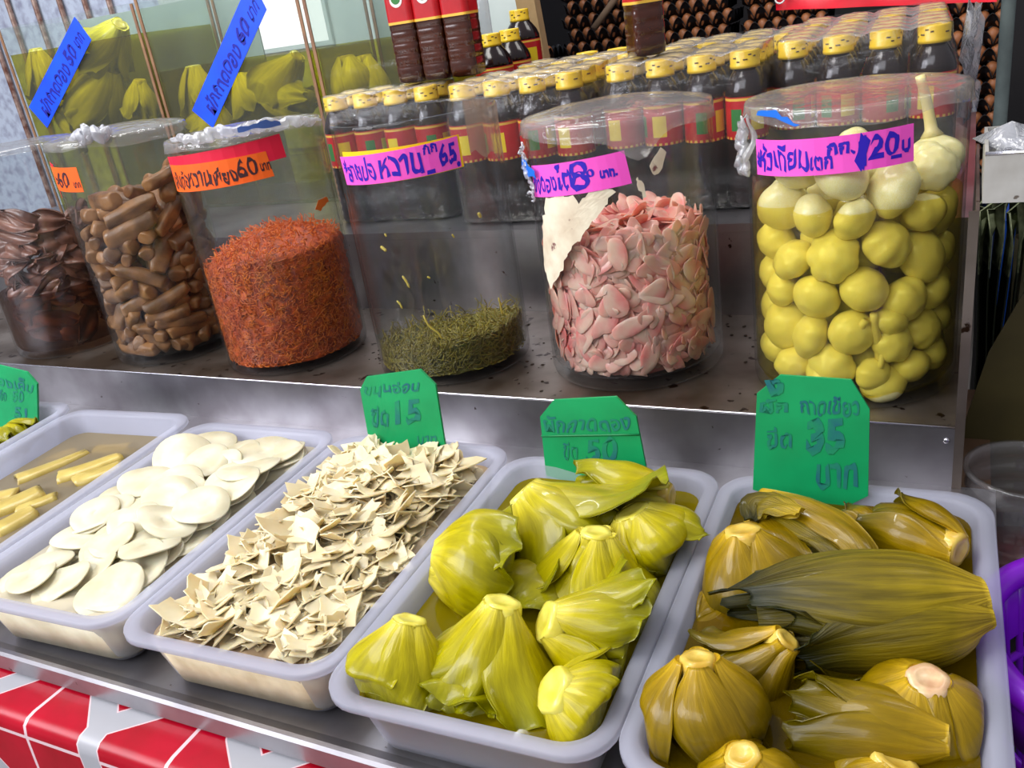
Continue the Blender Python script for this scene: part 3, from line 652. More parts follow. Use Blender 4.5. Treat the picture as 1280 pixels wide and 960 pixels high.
# ---------------------------------------------------------------- bamboo sticks, tray one
STICK = mat('bamboo_stick', srgb(200, 178, 96), srgb(176, 152, 70), 40, rough=.4, sss=.15, coat=.2, rnd=.08, bump=.15, bscale=90)
def stick(p, q, r0, r1, seed):
    p, q = np.asarray(p), np.asarray(q); d = q-p; Ln = np.linalg.norm(d); d /= Ln; g = np.random.default_rng(seed)
    side = np.cross(d, [0, 0, 1]); side /= np.linalg.norm(side); up = np.cross(side, d); n = 16; t = np.linspace(0, 2*np.pi, n, endpoint=False); rings = []
    for s in (0, .01, .05, .3, .6, .85, .97, 1.0):
        r = (r0*(1-s)+r1*s)*(1 if .02 < s < .95 else .93); sq = 1/np.maximum(np.abs(np.cos(t)), np.abs(np.sin(t)))**.45
        rings.append(p+d*Ln*s+side*(.004*math.sin(s*3))+(r*sq*np.cos(t))[:, None]*side+(r*.72*sq*np.sin(t))[:, None]*up+d*((.35*r*np.cos(t+g.uniform(0, 6)))[:, None] if s in (0, 1.0) else 0))
    V, F = loft(rings, True, True, True); return V-p, F
SK = [((22, 605), (112, 566), .011, .006), ((76, 602), (150, 574), .0115, .008), ((98, 606), (158, 584), .011, .009), ((-14, 648), (58, 618), .0125, .012), ((-8, 672), (44, 642), .012, .010),
      ((-30, 632), (20, 622), .011, .010), ((24, 640), (74, 622), .009, .007), ((-60, 690), (-20, 660), .012, .011), ((40, 582), (96, 566), .009, .007), ((120, 566), (168, 560), .009, .007), ((-70, 660), (-24, 640), .011, .011)]
SL = ['nearest the back of the tray', 'with a squared end, second from the back', 'beside the right tray wall', 'thickest, in the middle of the tray', 'below the thickest stick by the photo edge', 'cut off by the left photo edge, above the thickest',
      'short end right of the thickest stick', 'outside the left photo edge, lowest', 'sunken behind the rearmost floating stick', 'sunken at the back wall', 'outside the left photo edge, upper']
for i, (a, b_, r0, r1) in enumerate(SK):
    if SL[i].startswith('outside'): continue
    zz = .041 if i not in (8, 9) else .030
    P0 = Bz(*a, zz); V, F = stick(P0, Bz(*b_, zz+.001), r0*1.5, r1*1.6, i)
    V = clamp_tray(1, V+P0)-P0
    o = mk('bamboo_stick', V, F, STICK, loc=P0); tag(o, 'olive-yellow bamboo stick '+SL[i], 'bamboo stick', 'pickled bamboo sticks')
# the few greens seen in the tray cut off by the frame
for i, (u, v, u2, v2) in enumerate([(6, 541, 40, 548), (-8, 548, 20, 560), (10, 552, -20, 566)]):
    mustard(0, ['yellow-green pickled leaf at the foot of the left edge card', 'yellow-green pickled leaf below the left edge card', 'yellow-green pickled leaf at the left photo edge'][i], Bz(u, v, .058), Bz(u2, v2, .050), .018, SPEAR, 5, MUST_Y, CUT_Y, stemr=.006, seed=60+i, name='pickled_leaf', group='greens in the tray cut off by the frame')
# ---------------------------------------------------------------- jars on the first step
JARS = {'garlic': (-.108, .127, .1115, .323), 'ginger': (-.380, .140, .1135, .325), 'empty': (-.649, .116, .109, .349), 'carrot': (-.941, .116, .111, .347), 'radish': (-1.203, .118, .105, .362), 'leaf': (-1.470, .120, .105, .356)}
JLAB = {'garlic': 'large glass jar of pickled garlic bulbs at the right end of the shelf', 'ginger': 'glass jar of pink ginger slices, torn paper stuck to its front',
        'empty': 'nearly empty glass jar with a little green shred at the bottom', 'carrot': 'glass jar half filled with orange shreds', 'radish': 'glass jar of brown radish sticks',
        'leaf': 'glass jar of dark brown pickled leaves at the left photo edge'}
BASE = .013
jar = {}
for k, (x, y, r, h) in JARS.items():
    t = thing('glass_jar', JLAB[k], 'jar', (x, y, H+.0004), group='glass jars on the steel shelf'); jar[k] = t
    prof = [(.0001, .0045), (r*.55, .0035), (r-.014, .0004), (r-.006, 0), (r-.0015, .0035), (r, .010), (r, h-.006), (r-.0003, h-.0012), (r-.0016, h), (r-.0028, h-.0012), (r-.0030, h-.006), (r-.0030, BASE+.008), (r-.008, BASE+.002), (r-.02, BASE), (.0001, BASE)]
    mk('body', *lathe(prof, 72, False, False), GLASS, t)
def jar_in(k): x, y, r, h = JARS[k]; return x, y, r-.0034, H+.0004+BASE
def at_cyl(k, u, v, rr=0):
    x, y, r, h = JARS[k]; r = r+rr; d = ray(u, v); o = CAM-np.array([x, y, 0])
    a = d[0]**2+d[1]**2; b_ = o[0]*d[0]+o[1]*d[1]; c_ = o[0]**2+o[1]**2-r*r; disc = max(b_*b_-a*c_, 0)
    p = CAM+d*((-b_-math.sqrt(disc))/a); return math.atan2(p[1]-y, p[0]-x), p[2]-(H+.0004)
def wrap_patch(k, name, px, m, rr=.0009, nu=14, nv=4, label=None):
    """a sticker bent round the jar: px = four corners tl, tr, br, bl in the photo"""
    r = JARS[k][2]; q = [at_cyl(k, *p, rr) for p in px]; th = [a for a, _ in q]
    f = lambda s, t: tuple((1-t)*((1-s)*q[0][i]+s*q[1][i])+t*((1-s)*q[3][i]+s*q[2][i]) for i in (0, 1))
    P = np.zeros((nu, nv, 3))
    for i in range(nu):
        for j in range(nv):
            a, z = f(i/(nu-1), j/(nv-1)); P[i, j] = ((r+rr)*math.cos(a), (r+rr)*math.sin(a), z)
    V, F = solid_sheet(P, .0005); o = mk(name, V, F, m, jar[k], smooth=False)
    if label: o['label'] = label
    return o, f, r+rr
_txt = {}
def glyphs(body, bold=.0):
    key = (body, bold)
    if key not in _txt:
        cu = bpy.data.curves.new('t', 'FONT'); cu.body = body; cu.size = 1; cu.offset = bold; cu.resolution_u = 3
        o = bpy.data.objects.new('t', cu); COL.objects.link(o); bpy.context.view_layer.update()
        me = o.evaluated_get(bpy.context.evaluated_depsgraph_get()).to_mesh()
        V = np.array([v.co[:] for v in me.vertices]); F = [tuple(p.vertices) for p in me.polygons]
        bpy.data.objects.remove(o); bpy.data.curves.remove(cu); _txt[key] = (V, F)
    return _txt[key]
def writing(items, f3, m, parent, name='writing'):
    """items: (text, s0, s1, t0, t1, slant, bold): text fitted into a box of the label, t downwards; f3 maps (s, t) to a point"""
    mb = MB()
    for it in items:
        body, s0, s1, t0, t1 = it[:5]; sl = it[5] if len(it) > 5 else 0; bd = it[6] if len(it) > 6 else .022
        if isinstance(body, str): V, F = glyphs(body, bd)
        else:
            Vs, Fs, n = [], [], 0
            for st in body:                                        # strokes of a pen, as flat ribbons
                P = np.array(st, float); T = np.gradient(P, axis=0); T /= np.linalg.norm(T, axis=1)[:, None]+1e-9; Q = np.stack([-T[:, 1], T[:, 0]], 1)*bd
                Vs.append(np.concatenate([P+Q, P-Q])); k = len(P); Fs += [(n+i, n+i+1, n+k+i+1, n+k+i) for i in range(k-1)]; n += 2*k
            V = np.concatenate(Vs); F = Fs
        lo, hi = V[:, :2].min(0), V[:, :2].max(0)
        if not isinstance(body, str): lo, hi = np.array([0, 0]), np.array([1, 1])
        W = []
        for v in V:
            a, b_ = (v[0]-lo[0])/(hi[0]-lo[0]+1e-9), (v[1]-lo[1])/(hi[1]-lo[1]+1e-9)
            a2 = a+.010*math.sin(b_*7+a*31)+.05*(b_-.5)*math.sin(a*9+1); b2 = b_+.07*math.sin(a*15+s0*40)+.05*math.sin(a*37+b_*4); W.append(f3(s0+(s1-s0)*a2+sl*b_*(s1-s0), t1+(t0-t1)*b2))
        mb.add(W, F)
    return mb.build(name, m, parent, smooth=False)
def jar_label(k, px, m, items, ink, label, under=None):
    if under: wrap_patch(k, 'label_backing', under[0], under[1], .0005, label=under[2])
    o, f, rr = wrap_patch(k, 'price_label', px, m, .0011, label=label)
    def f3(s, t):
        a, z = f(s, t); return ((rr+.0005)*math.cos(a), (rr+.0005)*math.sin(a), z)
    writing(items, f3, ink, o)
SCRIB = [[(x, .5+.45*math.sin(x*22)) for x in np.linspace(0, 1, 40)]]
jar_label('garlic', [(945, 174), (1142, 154), (1142, 201), (947, 218)], PINK, [('*', .01, .055, .35, .8), ('หัวเทียม', .05, .42, .10, .84, 0, .02), ('เตก', .43, .56, .48, .86, 0, .03), ('กก.', .53, .68, .16, .50, 0, .04), ([[(.1, 0), (.9, 1)], [(.5, 0), (.5, 1)], [(.3, 0), (.7, 1)]], .685, .755, .14, .9, 0, .30), ('20', .75, .91, .10, .72, .1, .03), ('-', .87, .93, .72, .82, 0, .05), ('บ', .93, .98, .35, .7, 0, .03)], INK_B, 'pink paper label with blue writing and the price 120')
jar_label('ginger', [(664, 207), (780, 188), (790, 229), (669, 246)], PINK, [('ขิงดอง', .02, .36, .28, .86, 0, .02), ('ไต', .36, .53, .06, .80, 0, .025), ('8', .50, .68, .02, .90, .05, .0), ('0', .66, .73, .32, .56, 0, .03), ('บาท.', .77, .91, .42, .68, 0, .05)], INK_B, 'pink paper label with blue writing and the price 80')
jar_label('empty', [(425, 196), (571, 170), (577, 208), (434, 231)], PINK, [('*สายปอ', .03, .36, .12, .88, 0, .018), ('หวาน', .40, .72, .18, .86, 0, .018), ('กก', .74, .84, .02, .32, 0, .03), ('65', .84, .97, .12, .80, .05, .02), ('-', .74, .80, .84, .98, 0, .06), ('.', .965, .995, .80, .98, 0, .05)], INK_B, 'pink paper label with blue writing and the price 65',
          ([(428, 190), (573, 168), (580, 208), (436, 231)], YEL_P, 'yellow paper edge behind the pink label'))
jar_label('carrot', [(213, 206), (332, 189), (343, 220), (222, 239)], ORANGE, [('เส้นต้อ', .05, .30, .18, .86, 0, .012), ('หวาน', .30, .52, .30, .84, 0, .012), ('เพียง', .52, .74, .28, .88, 0, .02), ('60', .74, .90, .10, .78, .05, .012), ('บาท', .92, 1.0, .40, .72, 0, .03)], INK_K, 'orange paper label with dark writing and the price 60',
          ([(209, 196), (349, 167), (358, 196), (216, 222)], RED_P, 'red paper strip behind the orange label'))
jar_label('radish', [(54, 209), (95, 209), (105, 240), (66, 238)], ORANGE, [('๖', .20, .34, .42, .72, 0, .03), ('60', .34, .72, .18, .82, .05, .014), ('บาท', .82, .98, .60, .82, 0, .04)], INK_K, 'orange paper label with the price 60',
          ([(53, 204), (66, 206), (78, 248), (69, 247)], RED_P, 'red paper strip behind the orange label'))
# torn paper and marks left on the ginger jar
def jar_shape(k, name, px, m, rr, label, seed=1, sub=40):
    r = JARS[k][2]+rr; g = np.random.default_rng(seed); q = [at_cyl(k, *p, rr) for p in px]; pts = []
    for (a0, z0), (a1, z1) in zip(q, q[1:]+q[:1]):
        d = math.hypot((a1-a0)*r, z1-z0); n = max(2, int(d/.006))
        for i in range(n): e = 0 if i == 0 else .0016; pts.append((a0+(a1-a0)*i/n+g.normal()*e/r, z0+(z1-z0)*i/n+g.normal()*e))
    ca = sum(p[0] for p in pts)/len(pts); cz = sum(p[1] for p in pts)/len(pts); n = len(pts)
    rings = []
    for f_ in (.001, .2, .4, .6, .8, 1.0): rings.append(np.array([(r*math.cos(ca+(a-ca)*f_), r*math.sin(ca+(a-ca)*f_), cz+(z-cz)*f_) for a, z in pts]))
    V, F = loft(rings); r2 = [np.array([(p[0]*(1-.0004/r), p[1]*(1-.0004/r), p[2]) for p in rings[-1]])]
    V2, F2 = loft([rings[-1]]+r2); mb = MB(); mb.add(V, F).add(V2, F2); o = mb.build(name, m, jar[k], smooth=False); o['label'] = label
    return o
jar_shape('ginger', 'torn_paper', [(682, 247), (716, 244), (724, 256), (736, 240), (758, 236), (770, 240), (752, 264), (732, 288), (714, 312), (700, 340), (688, 362), (680, 330), (679, 290)], WHITE_P, .0006, 'cream torn paper below the pink label', 3)
jar_shape('ginger', 'torn_paper', [(826, 184), (833, 190), (828, 210), (818, 219), (812, 208), (818, 196)], WHITE_P, .0006, 'small cream paper scrap', 5)
jar_shape('ginger', 'torn_paper', [(797, 221), (802, 226), (808, 246), (804, 250), (798, 238)], WHITE_P, .0006, 'thin cream paper scrap', 6)
jar_shape('carrot', 'stuck_shred', [(398, 250), (407, 246), (411, 252), (401, 264), (394, 262)], mat('carrot_bit', srgb(214, 104, 30), rough=.5), .0006, 'orange shred stuck to the glass', 8)

# cling film over the mouths
def film(k, dome, skirt, seed, m=FILM, drop=None):
    x, y, r, h = JARS[k]; g = np.random.default_rng(seed); n = 72; t = np.linspace(0, 2*np.pi, n, endpoint=False); rings = []
    wv = wob(n, 1, seed, 6)
    for f_ in (.02, .25, .5, .75, .92): rings.append(np.stack([r*f_*np.cos(t), r*f_*np.sin(t), h+.0012+dome*(1-f_*f_)+.0012*f_*np.sin(5*t+f_*9+seed)], 1))
    rings.append(np.stack([(r+.0004)*np.cos(t), (r+.0004)*np.sin(t), np.full(n, h+.0014)], 1))
    sk = skirt*(1+.45*wv) if drop is None else skirt*(1+.3*wv)+drop(t)
    for f_ in (.15, .5, 1.0):
        rr_ = r+.0014+.0016*f_*(1+np.sin(17*t+seed))+.0008*np.sin(31*t)
        rings.append(np.stack([rr_*np.cos(t), rr_*np.sin(t), h-sk*f_], 1))
    V, F = loft(rings, True, True, False); o = mk('film_cover', V, F, m, jar[k]); o['label'] = 'clear cling film stretched over the mouth'
    s = o.modifiers.new('sheet', 'SOLIDIFY'); s.thickness = .0003; s.offset = 1
    return o
def lump(k, name, px_list, rad, m, label, seed=0):
    """crumpled film gathered along the rim"""
    g = np.random.default_rng(seed); x, y, r, h = JARS[k]; Q = []
    for (u, v, s) in px_list: a, z = at_cyl(k, u, v, .004); Q.append((a, z, s))
    Q = np.array(Q); t = np.linspace(0, 1, len(Q)); tt = np.linspace(0, 1, 46); A, Z, S = (np.interp(tt, t, Q[:, c]) for c in range(3))
    fall = np.minimum(1, np.minimum(tt, 1-tt)*7+.25); jit = g.normal(size=(46, 3))*rad*.34; S = S*fall*g.uniform(.55, 1.25, 46)
    C = np.stack([(r+.006)*np.cos(A), (r+.006)*np.sin(A), Z], 1)+jit; rings = []
    n = 9; th = np.linspace(0, 2*np.pi, n, endpoint=False)
    for i in range(46):
        T = C[min(i+1, 45)]-C[max(i-1, 0)]; T /= np.linalg.norm(T); e = np.array([math.cos(A[i]), math.sin(A[i]), 0]); e -= T*(e@T); e /= np.linalg.norm(e); f = np.cross(T, e)
        q = rad*S[i]*np.clip(1+.45*g.normal(size=n), .25, 2); rings.append(C[i]+(q*np.cos(th)*.55)[:, None]*e+(q*np.sin(th))[:, None]*f)
    V, F = loft(rings, True, True, True); o = mk(name, V, F, m, jar[k]); o['label'] = label
    sb = o.modifiers.new('smooth', 'SUBSURF'); sb.levels = sb.render_levels = 1; return o
BLUE_F = mat('blue_band', srgb(20, 110, 220), rough=.5)
film('garlic', .003, .014, 11)
lump('garlic', 'film_bunch', [(931, 150, .8), (928, 170, 1.1), (930, 188, 1.2), (931, 206, .9), (935, 218, .6), (936, 136, .7)], .011, CRUMPLE, 'white crumpled film hanging at the left of the rim', 4)
jar_shape('garlic', 'blue_band', [(947, 139), (962, 138), (984, 146), (1000, 156), (992, 158), (976, 148), (956, 144), (946, 144)], BLUE_F, .0045, 'blue rubber band remnant', 5)
film('ginger', .012, .016, 12, drop=lambda t: .03*np.exp(-((t-5.25)/.22)**2))
lump('ginger', 'film_bunch', [(652, 178, .7), (655, 192, .7), (659, 208, .6), (664, 224, .5), (668, 240, .45), (668, 254, .4)], .008, CRUMPLE, 'crumpled film hanging at the left of the rim', 6)
jar_shape('ginger', 'blue_band', [(652, 194), (660, 208), (668, 214), (670, 224), (660, 222), (652, 206)], BLUE_F, .0072, 'blue rubber band remnant', 6)
film('carrot', .001, .008, 13)
lump('carrot', 'film_bunch', [(214, 172, .9), (232, 172, .9), (252, 170, 1), (270, 166, .9), (292, 163, 1.2), (314, 158, 1.2), (336, 154, 1.2), (358, 152, 1.1), (380, 151, .9), (398, 150, .8)], .0085, CRUMPLE, 'crumpled film along the rim', 7)
jar_shape('carrot', 'blue_band', [(296, 160), (322, 154), (350, 152), (352, 156), (322, 160), (298, 166)], mat('blue_film', srgb(70, 100, 170), rough=.4), .016, 'blue edge of the film', 9)
film('radish', .010, .012, 14)
lump('radish', 'film_bunch', [(98, 170, 1.3), (116, 166, 1.4), (134, 166, 1.1), (84, 174, .8)], .010, CRUMPLE, 'crumpled film lifted at the rim', 8)
film('leaf', .002, .006, 15)
# brown paper residue at the back of the nearly empty jar
x, y, r, h = JARS['empty']; P = np.zeros((12, 4, 3))
for i in range(12):
    for j in range(4): a = R(22+60*i/11); z = h-.004-.075*j/3-.006*math.sin(i*1.7)*(j == 3); P[i, j] = ((r+.0008)*math.cos(a), (r+.0008)*math.sin(a), z)
mk('paper_residue', *solid_sheet(P, .0005), glassy('paper_ghost', (.9, .85, .8, 1), gl=.2, rough=.4, milk=.24, milkcol=srgb(190, 156, 132)), jar['empty'], smooth=False)['label'] = 'brown old paper on the back of the glass'

# ---- pieces packed into the jars (a short settling of ball chains inside each cylinder)
def settle(n, nodes, rad, link, Rc, z0, seed, its=260, fill=None, lean=(0, 0)):
    g = np.random.default_rng(seed); rads = np.repeat(np.asarray(rad), nodes) if np.ndim(rad) else np.full(n*nodes, rad)
    top = fill; X = np.zeros((n, nodes, 3))
    a = g.uniform(0, 6.28, n); rr_ = (Rc-.02)*np.sqrt(g.uniform(0, 1, n)); X[:, 0] = np.stack([rr_*np.cos(a), rr_*np.sin(a), z0+g.uniform(.02, top, n)], 1)
    d = g.normal(size=(n, 3)); d[:, 2] *= .45; d /= np.linalg.norm(d, axis=1)[:, None]
    for q in range(1, nodes): X[:, q] = X[:, q-1]+d*link
    X -= d[:, None]*link*(nodes-1)/2; X = X.reshape(-1, 3); ids = np.repeat(np.arange(n), nodes); Pv = X.copy()
    same = ids[:, None] == ids[None]; rs = rads[:, None]+rads[None]
    for it in range(its):
        vel = (X-Pv)*.82; Pv = X.copy(); X = X+vel; X[:, 2] -= .0007; X[:, 0] += lean[0]; X[:, 1] += lean[1]
        for sub in range(2):
            D = X[:, None]-X[None]; ds = np.sqrt((D**2).sum(2))+1e-9; ov = np.where(same, 0, np.maximum(rs-ds, 0)); X = X+(D/ds[..., None]*(ov*.28)[..., None]).sum(1)
            if nodes > 1:
                Y = X.reshape(n, nodes, 3)
                for q in range(nodes-1):
                    e = Y[:, q+1]-Y[:, q]; l = np.linalg.norm(e, axis=1)[:, None]+1e-9; c_ = e*(1-link/l)*.5; Y[:, q] += c_; Y[:, q+1] -= c_
                if nodes > 2:
                    e = Y[:, 2]-Y[:, 0]; l = np.linalg.norm(e, axis=1)[:, None]+1e-9; c_ = e*np.minimum(0, 1-1.75*link/l)*.5; Y[:, 0] += c_; Y[:, 2] -= c_
                X = Y.reshape(-1, 3)
            rh = np.hypot(X[:, 0], X[:, 1]); lim = Rc-rads; k = np.minimum(1, lim/np.maximum(rh, 1e-9)); X[:, :2] *= k[:, None]; X[:, 2] = np.maximum(X[:, 2], z0+rads)
    return X.reshape(n, nodes, 3), rads.reshape(n, nodes)

# garlic
GARLIC = mat('pickled_garlic', srgb(246, 236, 178), srgb(240, 222, 140), 30, rough=.3, sss=.35, sssr=(.01, .008, .003), coat=.2, rnd=.05, specks=(srgb(150, 130, 50), 90, .74))
GARLIC_S = mat('garlic_stem', srgb(240, 228, 170), srgb(226, 206, 130), 40, rough=.35, sss=.3)
def bulb_mesh(seed):
    g = np.random.default_rng(seed); nu, nv = 22, 36; t = np.linspace(0, 2*np.pi, nv, endpoint=False); lob = int(g.integers(5, 8)); ph = g.uniform(0, 6); am = g.uniform(.03, .15); rings = []
    for i in range(nu):
        s = i/(nu-1); a = math.pi*(s*.94+.03); r = math.sin(a)**.85; z = math.cos(a)*.76+.10*math.exp(-((s-.0)/.10)**2)-(.05 if s > .90 else 0)+(.07 if .80 < s < .90 else 0)*0
        w_ = 1+am*np.abs(np.sin(lob*.5*t+ph))*math.sin(a)-am*.4; rings.append(np.stack([r*w_*np.cos(t), r*w_*np.sin(t)*(1+.1*math.sin(seed)), np.full(nv, z)], 1))
    return loft(rings, True, True, True)
gm = [bulb_mesh(i) for i in range(6)]; gproto = {}
xj, yj, Rj, zj = jar_in('garlic')
grad = np.random.default_rng(5).uniform(.0205, .0275, 98)
GX, GR = settle(98, 1, grad, 0, Rj-.001, 0, 15, 240, .30)
g = np.random.default_rng(16); GX = GX[:, 0]; ztop = np.sort(GX[:, 2])[-10]
LIQ = .205
def garlic_at(p, r, dirn, i, label, stem=0, bend=0.):
    key = (i, stem > 0)
    q = Vector(dirn).to_track_quat('Z', 'Y')
    if i not in gproto:
        o = mk('garlic_bulb', gm[i][0], gm[i][1], GARLIC); gproto[i] = o
    else: o = gproto[i].copy(); COL.objects.link(o)
    o.location = [float(v) for v in p]; o.scale = (r, r, r); o.rotation_mode = 'QUATERNION'; o.rotation_quaternion = q
    tag(o, label, 'garlic bulb', 'pickled garlic bulbs')
    if stem > 0:
        n = 10; ts = np.linspace(0, 1, n); pts = np.stack([bend*ts**2, 0*ts, .80+ts*stem], 1)
        mk('stem', *tube(pts, np.interp(ts, [0, .12, 1], [.42, .22, .17]), 10), GARLIC_S, o)
    return o
used = 0
for i in range(98):
    p = GX[i]+np.array([xj, yj, zj]); rad_ = np.array([GX[i, 0], GX[i, 1], 0]); rad_ /= np.linalg.norm(rad_)+1e-6
    d = -rad_*g.uniform(.3, 1)*(1 if g.random() < .75 else -1)+g.normal(size=3)*.45
    lab = 'whole pale garlic bulb above the brine in the right-hand jar' if GX[i, 2] > LIQ-.01 else 'whole garlic bulb under yellow brine in the right-hand jar'
    garlic_at(p, float(GR[i, 0]), d, i % 6, lab)
def on_front(k, u, v, r): a, z = at_cyl(k, u, v, -.006-r); x, y, R0, h = JARS[k]; return np.array([x+(R0-.006-r)*math.cos(a), y+(R0-.006-r)*math.sin(a), H+z])
p = at_y(1168, 196, .16); garlic_at(p, .028, (-.15, .1, 1), 2, 'garlic bulb at the top right of the jar with its stem standing up', 2.3, .3)
p = at_y(1168, 214, .10); q = at_y(1112, 246, .05); garlic_at(p+(p-q)*.15, .015, q-p, 3, 'garlic bulb near the brine line with a long stem pointing lower left', 4.2, .2)
for (u, v, u2, v2, lab) in ((1036, 470, 1082, 400, 'garlic bulb at the jar bottom with its stem leaning right'), (1104, 478, 1092, 392, 'garlic bulb at the jar bottom with its stem straight up'), (1112, 400, 1100, 460, 'small garlic bulb hanging above two stems at the jar bottom')):
    r = .018 if lab.startswith('small') else .024
    a = on_front('garlic', u, v, r); b_ = on_front('garlic', u2, v2, .008); garlic_at(a, r, b_-a, 1, lab, max(.8, np.linalg.norm(b_-a)/r-.8), 0)
def jar_liquid(k, level, m, label, bot=0.0005):
    x, y, r, zz = jar_in(k); V, F = lathe([(r+.0002-.004, bot), (r+.0002, bot+.008), (r+.0002, level-.0005), (r+.0000, level)], 64, True, True)
    return tag(mk('brine', V, F, m, loc=(x, y, zz), smooth=False), label, 'brine', kind='stuff')
jar_liquid('garlic', LIQ, glassy('garlic_brine', (.99, .93, .50, 1), gl=.25, rough=.03, milk=.02, milkcol=srgb(236, 214, 40), ior=1.2), 'clear yellow brine around the garlic bulbs')

# ginger slices
GING = mat('pink_ginger', srgb(255, 202, 178), srgb(246, 134, 128), 22, rough=.33, sss=.45, sssr=(.01, .004, .003), coat=.2, rnd=.10)
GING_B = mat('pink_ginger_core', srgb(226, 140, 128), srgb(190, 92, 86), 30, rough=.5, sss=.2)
def slice_mesh(seed):
    g = np.random.default_rng(seed); a = g.uniform(.018, .029); b_ = g.uniform(.009, .016); n = 18; t = np.linspace(0, 2*np.pi, n, endpoint=False); wv = 1+wob(n, .14, seed, 4); cu = g.uniform(-9, 3); rings = []
    f3 = lambda f, z: np.stack([a*f*wv*np.cos(t)*np.abs(np.cos(t))**.1, b_*f*wv*np.sin(t), z+cu*(a*f*np.cos(t))**2*.6-cu*.4*(b_*f*np.sin(t))**2], 1)
    for f, z in ((.1, -.0008), (.6, -.0008), (.96, -.0006), (1, 0), (.96, .0006), (.6, .0008), (.1, .0008)): rings.append(f3(f, z))
    return loft(rings, True, True, True), a
sm = [slice_mesh(200+i) for i in range(10)]; sproto = {}
xj, yj, Rj, zj = jar_in('ginger'); g = np.random.default_rng(31); TOPG = lambda a: .176+.007*math.cos(a-R(-30))
cnt = 0; 
def slice_at(i, p, nrm, spin, lab):
    if i not in sproto: o = sproto[i] = mk('ginger_slice', sm[i][0][0], sm[i][0][1], GING)
    else: o = sproto[i].copy(); COL.objects.link(o)
    from mathutils import Quaternion
    o.rotation_mode = 'QUATERNION'; o.rotation_quaternion = Vector(nrm).to_track_quat('Z', 'Y') @ Quaternion((0, 0, 1), spin); o.location = [float(v) for v in p]
    tag(o, lab, 'ginger slice', 'pink ginger slices')
while cnt < 285:
    i = int(g.integers(0, 10)); a_ = sm[i][1]
    top = cnt >= 215
    if not top:
        ang = R(g.uniform(-185, 5)); z = .012+.160*g.random(); ti = g.normal()*.26; tz = g.normal()*.28
        rr_ = Rj-.0035-a_*abs(math.sin(min(1.2, math.hypot(ti, tz))))*.9-g.uniform(0, .004); n = np.array([math.cos(ang+ti), math.sin(ang+ti), math.tan(max(-1.2, min(1.2, tz)))])
        if z-a_ < .001: z = a_+.002
    else:
        ang = R(g.uniform(-180, 180)); rr_ = (Rj-a_-.004)*math.sqrt(g.random()); z = TOPG(ang)-.004+g.uniform(-.004, .010); n = np.array([g.normal()*.7, g.normal()*.7, 1])
    p = np.array([xj+rr_*math.cos(ang), yj+rr_*math.sin(ang), zj+z])
    slice_at(i, p, n, g.uniform(0, 6.28), 'pink ginger slice on top of the pile in the jar' if top else 'pink ginger slice pressed against the glass of the jar'); cnt += 1
def core(k, rr_, z1, amp, m, name, label, cat, seed=1):
    x, y, r, zz = jar_in(k); g = np.random.default_rng(seed); n = 40; rings = []
    for i, s in enumerate(np.linspace(0, 1, 22)): rings.append(ringc(rr_, .001+s*(z1-.001), n)*np.array([1, 1, 1])); rings[-1][:, :2] *= (1+amp/rr_*g.normal(size=n)*.6-.3*amp/rr_)[:, None]
    for f in (.8, .5, .2): rings.append(ringc(rr_*f, z1, n)+np.stack([0*np.ones(n), 0*np.ones(n), amp*g.normal(size=n)], 1))
    V, F = loft(rings, True, True, True); return tag(mk(name, V, F, m, loc=(x, y, zz)), label, cat, kind='stuff')
m = MB(); g = np.random.default_rng(33)
for q in range(620):
    i = int(g.integers(0, 10)); V = np.array(sm[i][0][0])*g.uniform(.7, 1.0); a_ = sm[i][1]; ang = R(g.uniform(-190, 10)); z = g.uniform(.014, .176); ti, tz = g.normal(size=2)*.28
    n = Vector((math.cos(ang+ti), math.sin(ang+ti), math.tan(max(-1.1, min(1.1, tz))))); E = np.array((n.to_track_quat('Z', 'Y') @ __import__('mathutils').Quaternion((0, 0, 1), g.uniform(0, 6.28))).to_matrix())
    rr_ = Rj-.007-a_*min(1, math.hypot(math.sin(ti), math.sin(tz)))-g.uniform(0, .004); W = V@E.T+np.array([rr_*math.cos(ang), rr_*math.sin(ang), z]); W[:, 2] = np.maximum(W[:, 2], .001)
    h_ = np.hypot(W[:, 0], W[:, 1]); k_ = np.minimum(1, (Rj-.001)/h_); W[:, :2] *= k_[:, None]; m.add(W, sm[i][0][1])
tag(m.build('ginger_slice_mass', GING, loc=(xj, yj, zj)), 'pink ginger slices packed behind the outer layer in the jar', 'ginger slices', kind='stuff')
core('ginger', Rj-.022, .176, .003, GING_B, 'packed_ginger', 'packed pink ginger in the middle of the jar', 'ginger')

# brown radish sticks
RAD = mat('brown_radish', srgb(158, 108, 58), srgb(104, 66, 30), 34, rough=.45, sss=.08, coat=.15, rnd=.16, bump=.4, bscale=80)
def rod_mesh(seed, link=.032, r=.0145):
    g = np.random.default_rng(seed); n = 14; t = np.linspace(0, 2*np.pi, n, endpoint=False); rings = []; sq = 1/np.maximum(np.abs(np.cos(t+.3)), np.abs(np.sin(t+.3)))**.35; be = g.uniform(-.006, .006)
    for s in (-1.0, -.985, -.9, -.5, 0, .5, .9, .985, 1.0):
        rr_ = r*(1-.28*abs(s)*g.uniform(.4, 1))*(.5 if abs(s) == 1 else (.85 if abs(s) > .95 else 1))*(1+.14*g.normal(size=n)); rings.append(np.stack([rr_*sq*np.cos(t), rr_*sq*np.sin(t)*.85+be*(1-s*s), np.full(n, s*(link*1.0+r*.75))+.002*np.cos(t)*(abs(s) > .9)], 1))
    return loft(rings, True, True, True)
rm = [rod_mesh(300+i) for i in range(7)]; rproto = {}
